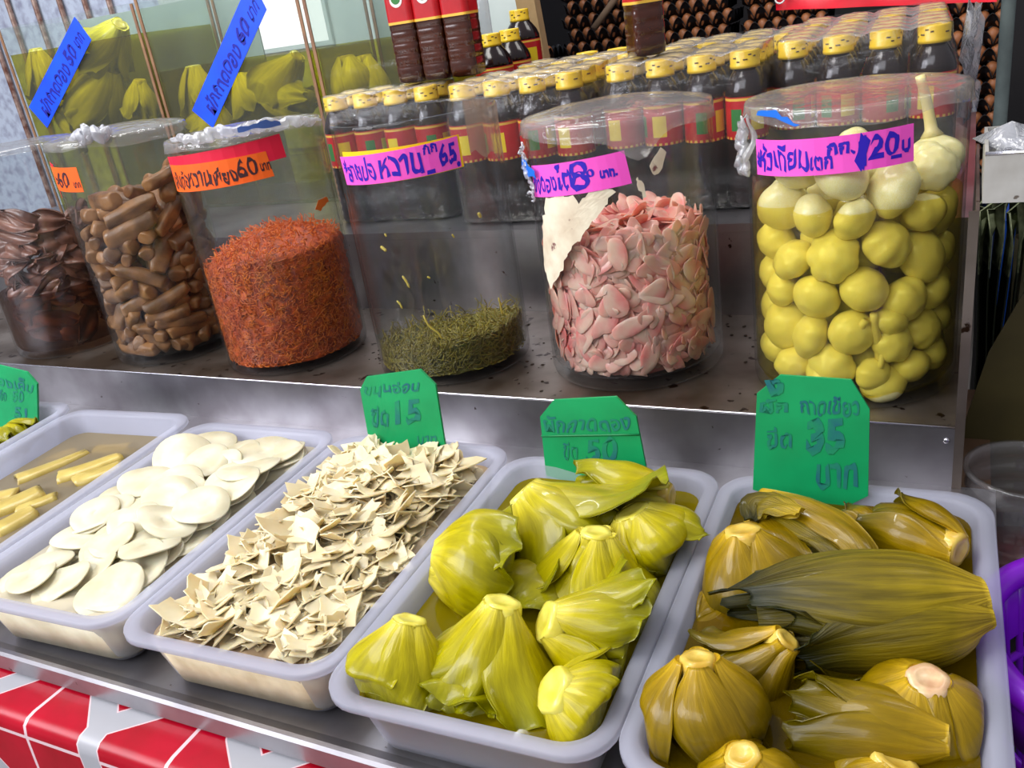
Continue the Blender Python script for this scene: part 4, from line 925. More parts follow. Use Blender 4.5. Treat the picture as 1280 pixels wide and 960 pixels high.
def rods(k, n, seed, m, fill, name, cat, group, lab, r=.0145, link=.032, its=200, lean=(0, 0), only=None, meshes=rm, proto=rproto):
    x, y, Rr, zz = jar_in(k); X, _ = settle(n, 3, r, link, Rr-.001, 0, seed, its, fill, lean); g = np.random.default_rng(seed)
    for i in range(n):
        c_ = X[i].mean(0); d = X[i, 2]-X[i, 0]
        key = i % len(meshes)
        if key not in proto: o = proto[key] = mk(name, meshes[key][0], meshes[key][1], m); sb = o.modifiers.new('smooth', 'SUBSURF'); sb.levels = sb.render_levels = 1
        else: o = proto[key].copy(); COL.objects.link(o)
        from mathutils import Quaternion
        o.rotation_mode = 'QUATERNION'; o.rotation_quaternion = Vector(d).to_track_quat('Z', 'Y') @ Quaternion((0, 0, 1), g.uniform(0, 6.28)); o.location = [float(v) for v in c_+np.array([x, y, zz])]
        s = min(1.1, max(.75, np.linalg.norm(d)/(2*link)))*g.uniform(.9, 1.05); w_ = g.uniform(.92, 1.25); o.scale = (w_, w_, s); tag(o, lab(c_), cat, group)
rods('radish', 195, 21, RAD, .62, 'radish_stick', 'radish stick', 'brown radish sticks', lambda c_: ('brown radish stick high in the pile' if c_[2] > .13 else 'brown radish stick low in the pile')+' left of the orange shreds', its=170, lean=(.00012, .00006))
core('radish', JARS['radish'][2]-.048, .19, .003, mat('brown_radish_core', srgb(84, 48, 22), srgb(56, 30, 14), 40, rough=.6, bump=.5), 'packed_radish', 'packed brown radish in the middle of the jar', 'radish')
# dark leaves in the leftmost jar
LEAFB = mat('dark_pickled_leaf', srgb(150, 98, 78), srgb(92, 54, 42), 26, rough=.4, coat=.25, rnd=.25, bump=.5, bscale=60)
def fold_mesh(seed):
    g = np.random.default_rng(seed); nu, nv = 12, 8; P = np.zeros((nu, nv, 3)); a = g.uniform(.030, .042); b_ = g.uniform(.014, .022); ph = g.uniform(0, 6, 3)
    for i in range(nu):
        for j in range(nv):
            u, v = -1+2*i/(nu-1), -1+2*j/(nv-1); w_ = (1-.7*u*u)
            P[i, j] = (a*u, b_*v*w_, .006*math.sin(3*u+ph[0])+.004*math.sin(5*v+ph[1]+2*u)-.008*u*u)
    return solid_sheet(P, .004)
lm = [fold_mesh(400+i) for i in range(6)]; lproto = {}
x, y, Rl, zl = jar_in('leaf'); g = np.random.default_rng(51)
for c_ in range(90):
    ang = R(g.uniform(-175, 40)); z = .026+.20*(c_/90)+g.uniform(-.006, .006); rr_ = g.uniform(Rl-.032, Rl-.022); i = c_ % 6
    if i not in lproto: o = lproto[i] = mk('pickled_leaf', lm[i][0], lm[i][1], LEAFB); sb = o.modifiers.new('smooth', 'SUBSURF'); sb.levels = sb.render_levels = 1
    else: o = lproto[i].copy(); COL.objects.link(o)
    o.location = (x+rr_*math.cos(ang), y+rr_*math.sin(ang), zl+z); o.rotation_mode = 'QUATERNION'; o.rotation_quaternion = Vector((math.cos(ang)+g.normal()*.16, math.sin(ang)+g.normal()*.16, g.normal()*.35)).to_track_quat('Z', 'X') @ Euler((0, 0, math.pi/2+g.normal()*.5)).to_quaternion(); tag(o, ('dark brown pickled leaf in the upper half' if z > .11 else 'dark brown pickled leaf in the lower half')+' of the jar at the left photo edge', 'pickled leaf', 'dark leaves in the leftmost jar')
jar_liquid('leaf', .10, glassy('dark_brine', (.62, .40, .24, 1), gl=.3, rough=.05, milk=.12, milkcol=srgb(80, 36, 20), ior=1.2), 'dark brown brine in the jar at the left photo edge')

# shreds: nobody could count these
def shreds(k, name, m, mcore, topf, n, r0, label, cat, seed, seglen=.006, nseg=5, rad=.0007, angles=(-190, 10), topn=500, curl=.5):
    x, y, Rr, zz = jar_in(k); g = np.random.default_rng(seed); mb = MB(); nc = 48
    ang = np.linspace(0, 2*np.pi, nc, endpoint=False); tops = np.array([topf(a, 1.0) for a in ang]); rings = []
    for s in np.linspace(0, 1, 30):
        rr_ = (Rr-r0)*(1+.018*g.normal(size=nc)); rings.append(np.stack([rr_*np.cos(ang), rr_*np.sin(ang), .001+s*(tops-.003)], 1))
    for f in (.85, .65, .45, .25, .08): tf = np.array([topf(a, f) for a in ang]); rings.append(np.stack([(Rr-r0)*f*np.cos(ang), (Rr-r0)*f*np.sin(ang), tf-.002+.0022*g.normal(size=nc)], 1))
    mb.add(*loft(rings, True, True, True), 1)
    for q in range(n+topn):
        if q < n: a = R(g.uniform(*angles)); t_ = topf(a, 1); z = g.uniform(.003, max(.006, t_)); rr_ = Rr-r0+g.uniform(0, r0*.75); d = np.array([-math.sin(a), math.cos(a), g.normal()*.8])+g.normal(size=3)*.35
        else: a = g.uniform(0, 6.28); f = math.sqrt(g.random()); rr_ = (Rr-.006)*f; z = topf(a, f)+g.uniform(-.001, .004); d = g.normal(size=3); d[2] *= .4
        p = np.array([rr_*math.cos(a), rr_*math.sin(a), z]); pts = [p]; d /= np.linalg.norm(d)
        for s in range(nseg):
            d = d+g.normal(size=3)*curl; d /= np.linalg.norm(d); p = p+d*seglen*g.uniform(.6, 1.1); h_ = math.hypot(p[0], p[1]); lim = Rr-.0012
            if h_ > lim: p = p*np.array([lim/h_, lim/h_, 1])
            p[2] = max(p[2], .002); pts.append(p)
        mb.add(*tube(pts, rad*g.uniform(.7, 1.4), 4))
    return tag(mb.build(name, [m, mcore], loc=(x, y, zz)), label, cat, kind='stuff')
CAR = mat('orange_shred', srgb(232, 116, 0), srgb(196, 78, 0), 60, rough=.4, sss=.12, sssr=(.006, .002, .001), coat=.15)
CAR_C = mat('orange_mass', srgb(206, 84, 10), srgb(136, 44, 2), 110, rough=.5, bump=.6, bscale=120)
shreds('carrot', 'orange_shreds', CAR, CAR_C, lambda a, f: .152+.014*math.cos(a-R(-20))*f+.034*(1-f*f)+.005*math.sin(3*a)*f, 3000, .0032, 'mass of fine orange shreds filling half the jar', 'orange shreds', 61, seglen=.0042, nseg=6, rad=.0006, topn=900, curl=.85)
GRN = mat('green_shred', srgb(136, 122, 30), srgb(98, 88, 16), 60, rough=.4, sss=.15)
GRN_C = mat('green_mass', srgb(112, 104, 34), srgb(74, 72, 18), 80, rough=.5, bump=.6, bscale=100)
shreds('empty', 'green_shreds', GRN, GRN_C, lambda a, f: .016+.030*max(0, math.cos(a-R(8)))*f*f+.012*max(0, math.cos(a-R(-60)))*f+.004*math.sin(5*a)*f, 700, .005, 'small heap of olive shreds left in the nearly empty jar', 'green shreds', 62, topn=700, seglen=.007)
STUCK = mat('stuck_shred', srgb(206, 182, 70), rough=.5)
for i, (pp, s) in enumerate([([(529, 394), (536, 408), (548, 416), (553, 424)], .0016), ([(503, 345), (508, 352), (512, 360)], .0017), ([(496, 376), (500, 380), (503, 386)], .0015), ([(476, 308), (483, 314)], .0022), ([(598, 266), (601, 272)], .0024), ([(623, 372), (626, 382), (628, 394)], .0014), ([(534, 346), (538, 348)], .0014), ([(481, 292), (483, 296)], .0014), ([(565, 293), (568, 297)], .0014)]):
    r = JARS['empty'][2]; P = []
    for u, v in pp: a, z = at_cyl('empty', u, v, -.0062); P.append(((r-.0062)*math.cos(a), (r-.0062)*math.sin(a), z))
    t = np.linspace(0, 1, len(P)); tt = np.linspace(0, 1, 8); P = np.array(P); Pp = np.stack([np.interp(tt, t, P[:, c_]) for c_ in range(3)], 1)
    mk('stuck_shred', *tube(Pp, s*np.array([.5, 1, .8, 1.1, .7, 1, .8, .4]), 6), STUCK, jar['empty'])
# ---------------------------------------------------------------- green price cards
def at_plane(u, v, p0, n):
    d = ray(u, v); return CAM+d*(((p0-CAM)@n)/(d@n))
def card(name, px, label, lines, y0=-.156, lean=.10, crease=None):
    n = np.array([0, 1, -lean]); n /= np.linalg.norm(n); p0 = np.array([0, y0, .055])
    W = np.array([at_plane(u, v, p0, n) for u, v in px]); org = W.mean(0); org[2] = W[:, 2].min()
    A = W-org; Bk = A+n*.0032; k = len(px)
    V = np.concatenate([A, Bk]); F = [tuple(range(k)), tuple(range(2*k-1, k-1, -1))]+[(i, k+i, k+(i+1) % k, (i+1) % k) for i in range(k)]
    t = thing(name, label, 'price card', org, group='green price cards'); o = mk('card', V, F, CARD, t, smooth=False)
    if crease:
        P = [at_plane(u, v, p0, n)-org-n*.0004 for u, v in crease]; mk('crease', *tube([P[0]+(P[1]-P[0])*s for s in np.linspace(0, 1, 6)], .0011, 6), mat('card_fold', srgb(0, 120, 66), rough=.5), t)
    mb = MB(); 
    for body, (u0, v0), (u1, v1), slope, bd in lines:
        V, F = glyphs(body, bd); lo, hi = V[:, :2].min(0), V[:, :2].max(0); W = []
        for q in V:
            a, b_ = (q[0]-lo[0])/(hi[0]-lo[0]+1e-9), (q[1]-lo[1])/(hi[1]-lo[1]+1e-9); b_ += .06*math.sin(a*13+u0)+.05*math.sin(a*31+b_*4); a += .05*(b_-.5)*math.sin(a*8+v0); u = u0+(u1-u0)*a; W.append(at_plane(u, v1+(v0-v1)*b_+slope*(u-u0), p0, n)-org-n*.0005)
        mb.add(W, F)
    mb.build('writing', INK_G, o, smooth=False); return t
card('price_card', [(450, 487), (458, 471), (525, 462), (544, 481), (561, 588), (468, 590)], 'green price card reading 15 standing behind the cream bamboo shreds',
     [('ขนุนอ่อน', (455, 478), (524, 498), -.06, .02), ('ขีด', (464, 508), (486, 534), -.05, .02), ('15', (494, 500), (526, 530), -.05, .025), ('บาท', (522, 545), (546, 556), -.03, .01)])
card('price_card', [(675, 521), (692, 500), (770, 496), (795, 521), (812, 608), (684, 608)], 'green price card reading 50 standing behind the bright mustard heads',
     [('ผักกาดดอง', (680, 520), (788, 541), -.03, .02), ('50', (733, 547), (772, 578), 0, .02), ('ขีด', (704, 552), (722, 574), 0, .0)], crease=[(677, 545), (799, 543)])
card('price_card', [(946, 492), (975, 469), (1064, 475), (1087, 512), (1085, 620), (1040, 642), (941, 612)], 'large green price card reading 35 standing behind the olive mustard greens',
     [('ผัก', (950, 498), (985, 516), 0, .03), ('กาดเขียว', (1000, 494), (1074, 518), .02, .02), ('ขีด', (958, 535), (990, 560), 0, .02), ('35', (1008, 524), (1056, 566), 0, .05), ('บาท', (1020, 580), (1072, 610), 0, .03), ('ง', (955, 474), (980, 494), 0, .06)])
card('price_card', [(-40, 466), (-12, 454), (33, 465), (46, 480), (47, 532), (19, 540), (-40, 536)], 'green price card at the left photo edge',
     [('ขีด', (0, 486), (8, 500), .1, .01), ('50', (16, 488), (30, 502), .1, .02), ('51', (18, 508), (34, 522), .1, .02), ('ดองเค็ม', (-14, 465), (42, 480), .2, .02)])

# ---------------------------------------------------------------- sauce bottles on the second step
DARK = mat('dark_sauce', srgb(26, 12, 12), rough=.16, spec=.45, coat=.25)
CAPM = mat('yellow_cap', srgb(244, 206, 50), srgb(232, 190, 30), 60, rough=.35, coat=.2)
CAPI = mat('cap_print', srgb(90, 64, 30), rough=.6)
LRED = mat('red_label', srgb(196, 18, 30), srgb(170, 8, 20), 30, rough=.35, coat=.3)
LGOLD = mat('gold_border', srgb(232, 186, 70), rough=.4)
LYEL = mat('yellow_panel', srgb(240, 210, 30), rough=.45)
LGRN = mat('green_panel', srgb(40, 120, 50), rough=.45)
LWHT = mat('white_panel', srgb(230, 226, 222), rough=.45)
BH = .218
def bottle_meshes():
    pr = [(.0001, .004), (.018, .001), (.0265, .002), (.0288, .008)]
    for i in range(7): pr += [(.0288, .014+i*.012), (.0276, .018+i*.012), (.0276, .020+i*.012), (.0288, .024+i*.012)]
    pr += [(.0284, .100), (.0284, .158), (.0290, .160), (.0285, .166), (.0255, .176), (.0205, .186), (.0165, .192), (.0150, .196), (.0150, .208), (.0001, .208)]
    body = lathe(pr, 28, False, False)
    cp = MB(); n = 40; prof = [(.0165, .1945), (.0205, .1948), (.0208, .199), (.0200, .2005), (.0203, .2155), (.0194, .2178), (.0150, .2180), (.0142, .2172), (.0001, .2172)]
    cp.add(*lathe(prof, n, False, False), 0)
    for a0, z0, wd in ((-2.2, .208, .26), (-1.45, .2055, .30), (-.75, .209, .2), (.2, .207, .3), (1.5, .208, .3), (2.6, .206, .3), (-1.9, .203, .2), (-1.1, .2115, .22)):
        r = .0206; A = [(a0, z0), (a0+wd, z0), (a0+wd, z0+.0018), (a0, z0+.0018)]; cp.add([(r*math.cos(a), r*math.sin(a), z) for a, z in A]+[((r-.0004)*math.cos(a), (r-.0004)*math.sin(a), z) for a, z in A], [(0, 1, 2, 3), (7, 6, 5, 4), (0, 4, 5, 1), (1, 5, 6, 2), (2, 6, 7, 3), (3, 7, 4, 0)], 1)
    lb = MB(); n = 44; zs = [.1000, .1035, .112, .142, .153, .1565, .158]; t = np.linspace(0, 2*np.pi, n, endpoint=False); V, F = loft([ringc(.0291, z, n) for z in zs]); fm = []
    for f in F:
        lev = f[0]//n; i = f[0] % n; a = (i/n*360) % 360
        if lev in (0, 4): fm.append(1 if (lev == 4 or i % 2 == 0) else 0)
        elif lev in (2,) and 290 < a < 328: fm.append(2)
        elif lev in (2,) and 236 < a < 262: fm.append(3)
        elif lev in (1, 2) and 60 < a < 84: fm.append(4)
        else: fm.append(0)
    lb.V.append(V); lb.F += F; lb.M += fm; lb.U.append(np.zeros((len(V), 2))); lb.n = len(V)
    V2, F2 = loft([ringc(.0291, .158, n), ringc(.0285, .1582, n)]); lb.add(V2, F2, 0); V2, F2 = loft([ringc(.0285, .0998, n), ringc(.0291, .100, n)]); lb.add(V2, F2, 0)
    return body, cp, lb
_b, _c, _l = bottle_meshes(); bproto = None
def sauce_bottle(x, y, z, rz, label, group):
    global bproto
    if bproto is None:
        bproto = thing('sauce_bottle', label, 'sauce bottle', (x, y, z), (0, 0, rz), group); mk('body', *_b, DARK, bproto); _c.build('cap', [CAPM, CAPI], bproto); _l.build('label', [LRED, LGOLD, LYEL, LGRN, LWHT], bproto, smooth=False); return bproto
    return dup(bproto, (x, y, z), (0, 0, rz), label, group)
def pack(name, x0, y0, yaw, cols, rows, where, sp=.0605, seed=1, wrapped=True, zb=H2):
    g = np.random.default_rng(seed); c, s = math.cos(R(yaw)), math.sin(R(yaw)); zb += .0006
    for j in range(rows):
        for i in range(cols):
            lx, ly = i*sp, j*sp; row = 'front row' if j == 0 else ('second row' if j == 1 else 'rear rows')
            sauce_bottle(x0+c*lx-s*ly, y0+s*lx+c*ly, zb, g.uniform(-1.2, .8), 'yellow-capped sauce bottle, '+row+', '+where, 'sauce bottles in the pack '+where)
    if not wrapped: return
    hw, hl = (cols-1)*sp/2+.0315, (rows-1)*sp/2+.0315; cx, cy_ = (cols-1)*sp/2, (rows-1)*sp/2; rings = []
    for ins, z, r in ((0, .004, .03), (0, .09, .03), (0, .165, .03), (.004, .185, .027), (.0085, .200, .024), (.0095, .2175, .022), (.012, .2196, .02)): q = rrect(hw-ins, hl-ins, r, z, 6); rings.append(q)
    for k in range(1, len(rings)): rings[k] = rings[k]+np.stack([0*rings[k][:, 0], 0*rings[k][:, 0], .0012*g.normal(size=len(rings[k]))*(k > 2)], 1)
    mb = MB(); V, F = loft(rings); mb.add(V, F)
    nu, nv = cols*8+1, rows*8+1; P = np.zeros((nu, nv, 3))
    for i in range(nu):
        for j in range(nv):
            u, v = -1+2*i/(nu-1), -1+2*j/(nv-1); ax, ay = hw-.0125, hl-.0125; lx, ly = u*ax, v*ay
            dd = min(math.hypot(lx+cx-a*sp, ly+cy_-b_*sp) for a in range(cols) for b_ in range(rows)); P[i, j] = (lx, ly, .2196-.006*min(1, max(0, dd-.019)/.016)+.0005*g.normal())
            r = .02
            if abs(lx) > ax-r and abs(ly) > ay-r:
                dx, dy = abs(lx)-ax+r, abs(ly)-ay+r; mm = max(dx, dy); d = math.hypot(dx, dy)
                if d > 0: P[i, j, 0] = math.copysign(ax-r+dx*mm/d, lx); P[i, j, 1] = math.copysign(ay-r+dy*mm/d, ly)
    mb.add(P.reshape(-1, 3), grid(nu, nv), 1); o = mb.build(name, [WRAP, WRAP_TOP], loc=(x0+c*cx-s*cy_, y0+s*cx+c*cy_, zb), rot=(0, 0, R(yaw))); tag(o, 'clear shrink film round the bottles '+where, 'shrink film', 'shrink films round the sauce packs')
    sd = o.modifiers.new('sheet', 'SOLIDIFY'); sd.thickness = .0003
pack('shrink_film', -.985, .405, 2, 4, 2, 'behind the nearly empty jar', seed=1)
pack('shrink_film', -.714, .372, 1, 4, 3, 'between the nearly empty jar and the ginger jar', seed=2)
pack('shrink_film', -.463, .405, 2, 4, 3, 'behind the ginger jar', seed=3)
pack('shrink_film', -.226, .468, 3, 4, 4, 'behind the garlic jar', seed=4)
pack('shrink_film', -.690, .585, 1, 4, 2, 'in the second line left of centre', seed=5)
pack('shrink_film', -.440, .610, 2, 4, 3, 'in the second line right of centre', seed=6)
pack('shrink_film', -.238, .735, 3, 4, 3, 'at the back right, farthest from the jars', seed=7)
pack('loose_row', -.640, .735, 2, 3, 1, 'standing unwrapped at the back', seed=8, wrapped=False)
# loose end of film at the right of the packs
o_ = at_y(1195, 55, .60)
mb = MB(); g = np.random.default_rng(9); P = np.zeros((10, 12, 3))
for i in range(10):
    for j in range(12): P[i, j] = (.012*math.sin(i*1.3+j)*.6+.018*i/9, -.06+.13*i/9+.006*g.normal(), .225-.014*j+.006*g.normal())
V, F = solid_sheet(P, .0004); x_ = -.226+.0605*3+.036
tag(mk('film_end', V, F, CRUMPLE, loc=(x_, .60, H2)), 'torn crumpled end of shrink film at the right of the back packs', 'film')
# loose bottles on the low rear block
for (u, v, dep, lab) in ((611, 36, 1.70, 'loose sauce bottle with red label standing left behind the film packs'), (648, 12, 1.85, 'tallest standing loose sauce bottle with yellow panel, right of the other loose ones'), (637, 44, 1.79, 'loose sauce bottle half hidden between two standing ones')):
    p = at_depth(u, v, dep); zb = (H3B if dep > 1.84 else H3)+.0006; lp = sauce_bottle(p[0], p[1], zb, .12, lab, 'loose sauce bottles')
    for ch in lp.children:
        if not ch.name.startswith('cap'): ch.scale = (1.3, 1.3, 1)

# tall brown square bottles standing on the packs
BROWN = mat('brown_sauce', srgb(70, 32, 16), srgb(50, 22, 12), 20, rough=.15, spec=.6, coat=.5)
def sq_ring(w, r, z): return rrect(w, w, r, z, 5)
def tall_bottle(p, rz, label, dz=0):
    t = thing('square_sauce_bottle', label, 'sauce bottle', p, (0, 0, rz), 'tall square sauce bottles'); rings = [sq_ring(.016, .006, .001), sq_ring(.0235, .009, .004)]
    for i in range(5): z = .014+i*.0185; rings += [sq_ring(.0245, .009, z), sq_ring(.0245, .009, z+.012), sq_ring(.0238, .009, z+.0155)]
    rings += [sq_ring(.0245, .009, .112), sq_ring(.0245, .009, .20), sq_ring(.018, .009, .225), sq_ring(.012, .009, .24)]
    mk('body', *loft(rings, True, True, True), BROWN, t)
    mb = MB(); rr_ = [sq_ring(.0250, .0095, z) for z in (.108+dz, .112+dz, .165+dz, .195+dz, .198+dz)]; V, F = loft(rr_); n = len(rr_[0]); mb.V.append(V); mb.F += F; mb.M += [1 if f[0]//n == 0 else (2 if f[0]//n == 3 else 0) for f in F]; mb.U.append(np.zeros((len(V), 2))); mb.n = len(V)
    lb = mb.build('label', [LRED, LGOLD, LYEL], t, smooth=False)
    for q in range(4):
        a = q*math.pi/2; c, s = math.cos(a), math.sin(a); V, F = lathe([(.0001, .0006), (.0115, .0006), (.0118, 0)], 20, False, True); W = [(x, -.0251-z, y+.145+dz) for x, y, z in V]
        V2, F2 = lathe([(.0001, .0010), (.0085, .0010), (.0088, .0005)], 20, False, True); W2 = [(x, -.0251-z, y+.147+dz) for x, y, z in V2]
        rt = lambda Ws: [(x*c-y*s, x*s+y*c, z) for x, y, z in Ws]
        eb = MB(); eb.add(rt(W), F, 0).add(rt(W2), F2, 1); eb.build('emblem', [LWHT, LGRN], lb, smooth=False)
    mk('cap', *lathe([(.013, .24), (.0165, .24), (.0165, .262), (.0155, .264), (.0001, .264)], 24, True, False), CAPM, t)
zt = H2+.0006+.2196+.0012
tall_bottle((-.848, .462, zt), R(4), 'tall brown square sauce bottle, left one of the three standing on the packs', -.013)
tall_bottle((-.7975, .464, zt), R(2), 'tall brown square sauce bottle, middle one of the three standing on the packs', -.013)
tall_bottle((-.7470, .466, zt), R(3), 'tall brown square sauce bottle, right one of the three standing on the packs', -.013)
tall_bottle((-.436, .455, zt), R(40), 'tall brown square sauce bottle standing alone, turned cornerwise, behind the ginger jar', -.034)
rings = [rrect(.028, .022, .012, z) for z in (.0, .15, .30)]; V, F = loft(rings); 
o = mk('clear_film_sleeve', V, F, glassy('clear_sleeve', (.97, .97, .98, 1), gl=.8, rough=.12, milk=.12, milkcol=srgb(200, 196, 205), bump=.5), loc=(at_depth(601, 60, 1.93)[0], at_depth(601, 60, 1.93)[1], H3B+.0006), rot=(0, 0, R(3))); tag(o, 'clear empty film sleeve standing behind the loose bottles', 'film'); s = o.modifiers.new('sheet', 'SOLIDIFY'); s.thickness = .0004

# ---------------------------------------------------------------- glass tanks
TY = .56; TD = .22
TANK_REFL = mat('tank_reflection_grey', srgb(168, 182, 176), srgb(146, 160, 156), 6, rough=.7)  # flat grey-teal standing in for the reflection in the tank glass
WALLC = mat('pale_wall', srgb(196, 204, 200), srgb(176, 186, 182), 4, rough=.8)
SEAM = mat('brown_seam', srgb(150, 110, 76), srgb(120, 84, 60), 30, rough=.5)
TANKB = glassy('tank_brine', (.78, .71, .12, 1), gl=.2, rough=.03, milk=.07, milkcol=srgb(140, 128, 8), ior=1.2)
MUST_T = leaf_mat('mustard_tank', srgb(232, 226, 90), srgb(208, 200, 40), srgb(160, 156, 20))
CUT_T = mat('cut_stem_tank', srgb(214, 206, 90), srgb(190, 176, 50), 60, rough=.3)
edges = [(at_y(2, 52, TY)[0], at_y(186, 75, TY)[0]), (at_y(189, 75, TY)[0], at_y(390, 75, TY)[0]), (at_y(394, 75, TY)[0], at_y(520, 60, TY)[0])]
lev = [at_y(90, 56, TY)[2], at_y(285, 78, TY)[2], at_y(440, 56, TY)[2]]
tops = [at_y(82, 20, TY)[2]]*3
tops[1] = tops[0]+.05; tops[2] = tops[0]+.02
TLB = ['glass tank of pickled mustard at the left, small blue tag on its front', 'middle glass tank of pickled mustard, long blue tag on its front', 'glass tank of pickled mustard beside the tall brown bottles']
for i, (x0, x1) in enumerate(edges):
    x0 += .001; x1 -= .001; z0 = H2+.0006; t = thing('glass_tank', TLB[i], 'tank', ((x0+x1)/2, TY+TD/2, z0), group='glass tanks of pickled mustard'); hw, hl, hh = (x1-x0)/2, TD/2, tops[i]-z0; g_ = .005
    mb = MB(); out = rrect(hw, hl, .002, 0, 2); 
    for a in (box(-hw, hw, -hl, -hl+g_, 0, hh), box(-hw, hw, hl-g_, hl, 0, hh), box(-hw, -hw+g_, -hl+g_, hl-g_, 0, hh), box(hw-g_, hw, -hl+g_, hl-g_, 0, hh), box(-hw+g_, hw-g_, -hl+g_, hl-g_, 0, g_)): mb.add(*a)
    mb.build('glass', GLASS_RIM, t, smooth=False)
    for sx in (-1, 1):
        for sy in (-1, 1): mk('seam', *box(sx*(hw-.003)-.0035, sx*(hw-.003)+.0035, sy*(hl+.0006)-.0012, sy*(hl+.0006)+.0012, .001, hh-.001), SEAM, t, smooth=False)
    V, F = box(-hw+g_+.0006, hw-g_-.0006, -hl+g_+.0006, hl-g_-.0006, g_+.0006, lev[i]-z0)
    tag(mk('brine', V, F, TANKB, loc=t.location, smooth=False), ['olive brine in the left glass tank', 'olive brine in the middle glass tank', 'olive brine in the tank by the brown bottles'][i], 'brine', kind='stuff')
    tx = (x0+x1)/2; bl, br = -hw, hw
    if i == 1: br = max(bl+.02, at_y(322, 30, TY+TD+.004)[0]-tx)
    if i == 2: bl = max(-hw, at_y(378, 30, TY+TD+.004)[0]-tx)
    mk('reflection_board', *box(bl, br, hl+.002, hl+.006, 0, hh), TANK_REFL, t, smooth=False)  # added sheet, its grey imitates what the upper tank glass reflects
    if i < 2:
        px = [[(93, 21), (114, 50), (59, 160), (36, 134)], [(313, -28), (333, 12), (266, 160), (240, 138)]][i]
        W = np.array([at_y(u, v, TY-.0014) for u, v in px])-np.array(t.location); Bk = W+np.array([0, .0012, 0])
        o = mk('blue_tag', np.concatenate([W, Bk]), [(3, 2, 1, 0), (4, 5, 6, 7)]+[(a, (a+1) % 4, 4+(a+1) % 4, 4+a) for a in range(4)], BLUE_P, t, smooth=False)
        def f3(s, tt, W=W): # s from the lower end to the upper end, tt downwards
            lo = W[3]+(W[2]-W[3])*tt; hi = W[0]+(W[1]-W[0])*tt; return lo+(hi-lo)*s+np.array([0, -.0006, 0])
        writing([('ผักกาดดอง', .10, .62, .22, .84, 0, .02), (['50', '60'][i], .66, .80, .25, .80, 0, .02), ('บาท', .84, .95, .4, .75, 0, .02)], f3, INK_D, o)
def TH_(i, u, v, u2, v2, dy, rad, prof, seed, label, sc_=1.0):
    a = at_y(u, v, TY+.03+rad*.7+dy); b_ = at_y(u2, v2, TY+.03+rad*.7+dy*.8)
    x0, x1 = edges[i]
    for p in (a, b_): p[0] = min(max(p[0], x0+.03), x1-.03); p[2] = max(p[2], H2+.03)
    mustard(('tank', x0+.008, x1-.008, TY+.007, TY+TD-.007), label, a, b_, rad, prof, 6, MUST_T, CUT_T, stemr=.014, th0=.8, seed=seed, ruffle=.006, group='mustard heads in the glass tanks')
TH_(0, 150, 30, 120, 80, 0, .060, SKIRT, 70, 'mustard head rising above the brine at the right of the left tank')
TH_(0, 40, 62, 60, 130, 0, .040, BELL, 71, 'mustard head at the left wall of the left tank')
TH_(0, 140, 85, 110, 150, .0, .060, BELL, 72, 'large mustard head low in the left tank')
TH_(0, 175, 100, 180, 150, .02, .035, BELL, 77, 'mustard head low at the right of the left tank')
TH_(0, 95, 60, 80, 120, .05, .055, SKIRT, 170, 'mustard head half hidden behind the small blue tag')
TH_(0, 70, 135, 120, 165, 0, .040, BELL, 171, 'mustard head at the bottom of the left tank')
TH_(1, 300, 95, 330, 150, .06, .055, SKIRT, 172, 'mustard head deep in the middle tank behind the others')
TH_(1, 225, 85, 240, 150, .02, .050, BELL, 73, 'orange-tinged mustard head at the left wall of the middle tank')
TH_(1, 372, 70, 340, 120, 0, .048, SKIRT, 74, 'pale mustard head at the brine line of the middle tank')
TH_(1, 330, 122, 392, 128, 0, .034, SPEAR, 75, 'mustard head lying low in the middle tank')
TH_(1, 270, 130, 250, 175, .02, .045, BELL, 78, 'mustard head low behind the long blue tag')
TH_(2, 413, 73, 420, 140, 0, .042, DOME, 76, 'rounded mustard head at the left of the tank by the brown bottles')
TH_(2, 455, 70, 470, 140, .03, .045, BELL, 79, 'mustard head behind the rounded one in the tank by the brown bottles')

# ---------------------------------------------------------------- walls and goods behind
wl = MB(); WY = 1.27
wl.add(*box(-3.5, -1.02, WY, WY+.02, -.78, 2.4), 0)
wall_left = struct(wl.build('wall_left', [mat('spotted_wall', srgb(186, 196, 214), srgb(146, 150, 172), 30, rough=.6, lo=.45, hi=.68)], smooth=False))
RUST = mat('rusty_rib', srgb(176, 150, 138), srgb(110, 66, 52), 50, rough=.35, metal=.3)
for i, (u, v) in enumerate([(-22, 6), (9, 4), (42, 2), (73, 0), (104, -2), (134, -4)]):
    p = at_y(u, v, WY-.012); o = mk('wall_rib', *tube([(p[0], WY-.011, z) for z in np.linspace(-.78, 2.3, 24)], .0085, 10), RUST)
    o['kind'] = 'structure'
p0, p1 = at_y(330, 62, WY-.004), at_y(392, -60, WY-.004)
WHITE_GLOW = bpy.data.materials.new('white_glow'); nt, out = nodes(WHITE_GLOW); em = N(nt, 'ShaderNodeEmission'); em.inputs[0].default_value = (1, .98, .98, 1); em.inputs[1].default_value = 1.6; L(nt, em.outputs[0], out.inputs[0])  # emissive white pane set against the left wall
glow_mb = MB(); glow_mb.add(*box(p0[0], p1[0], WY-.004, WY-.0005, p0[2], p1[2]), 0); wn = struct(glow_mb.build('glow_pane_1', WHITE_GLOW, smooth=False))
fr = MB()
for a in (box(p0[0]-.012, p0[0], WY-.012, WY-.0005, p0[2]-.012, p1[2]+.012), box(p1[0], p1[0]+.012, WY-.012, WY-.0005, p0[2]-.012, p1[2]+.012), box(p0[0], p1[0], WY-.012, WY-.0005, p0[2]-.012, p0[2])): fr.add(*a)
fr.build('pane_frame', WALLC, wn, smooth=False)
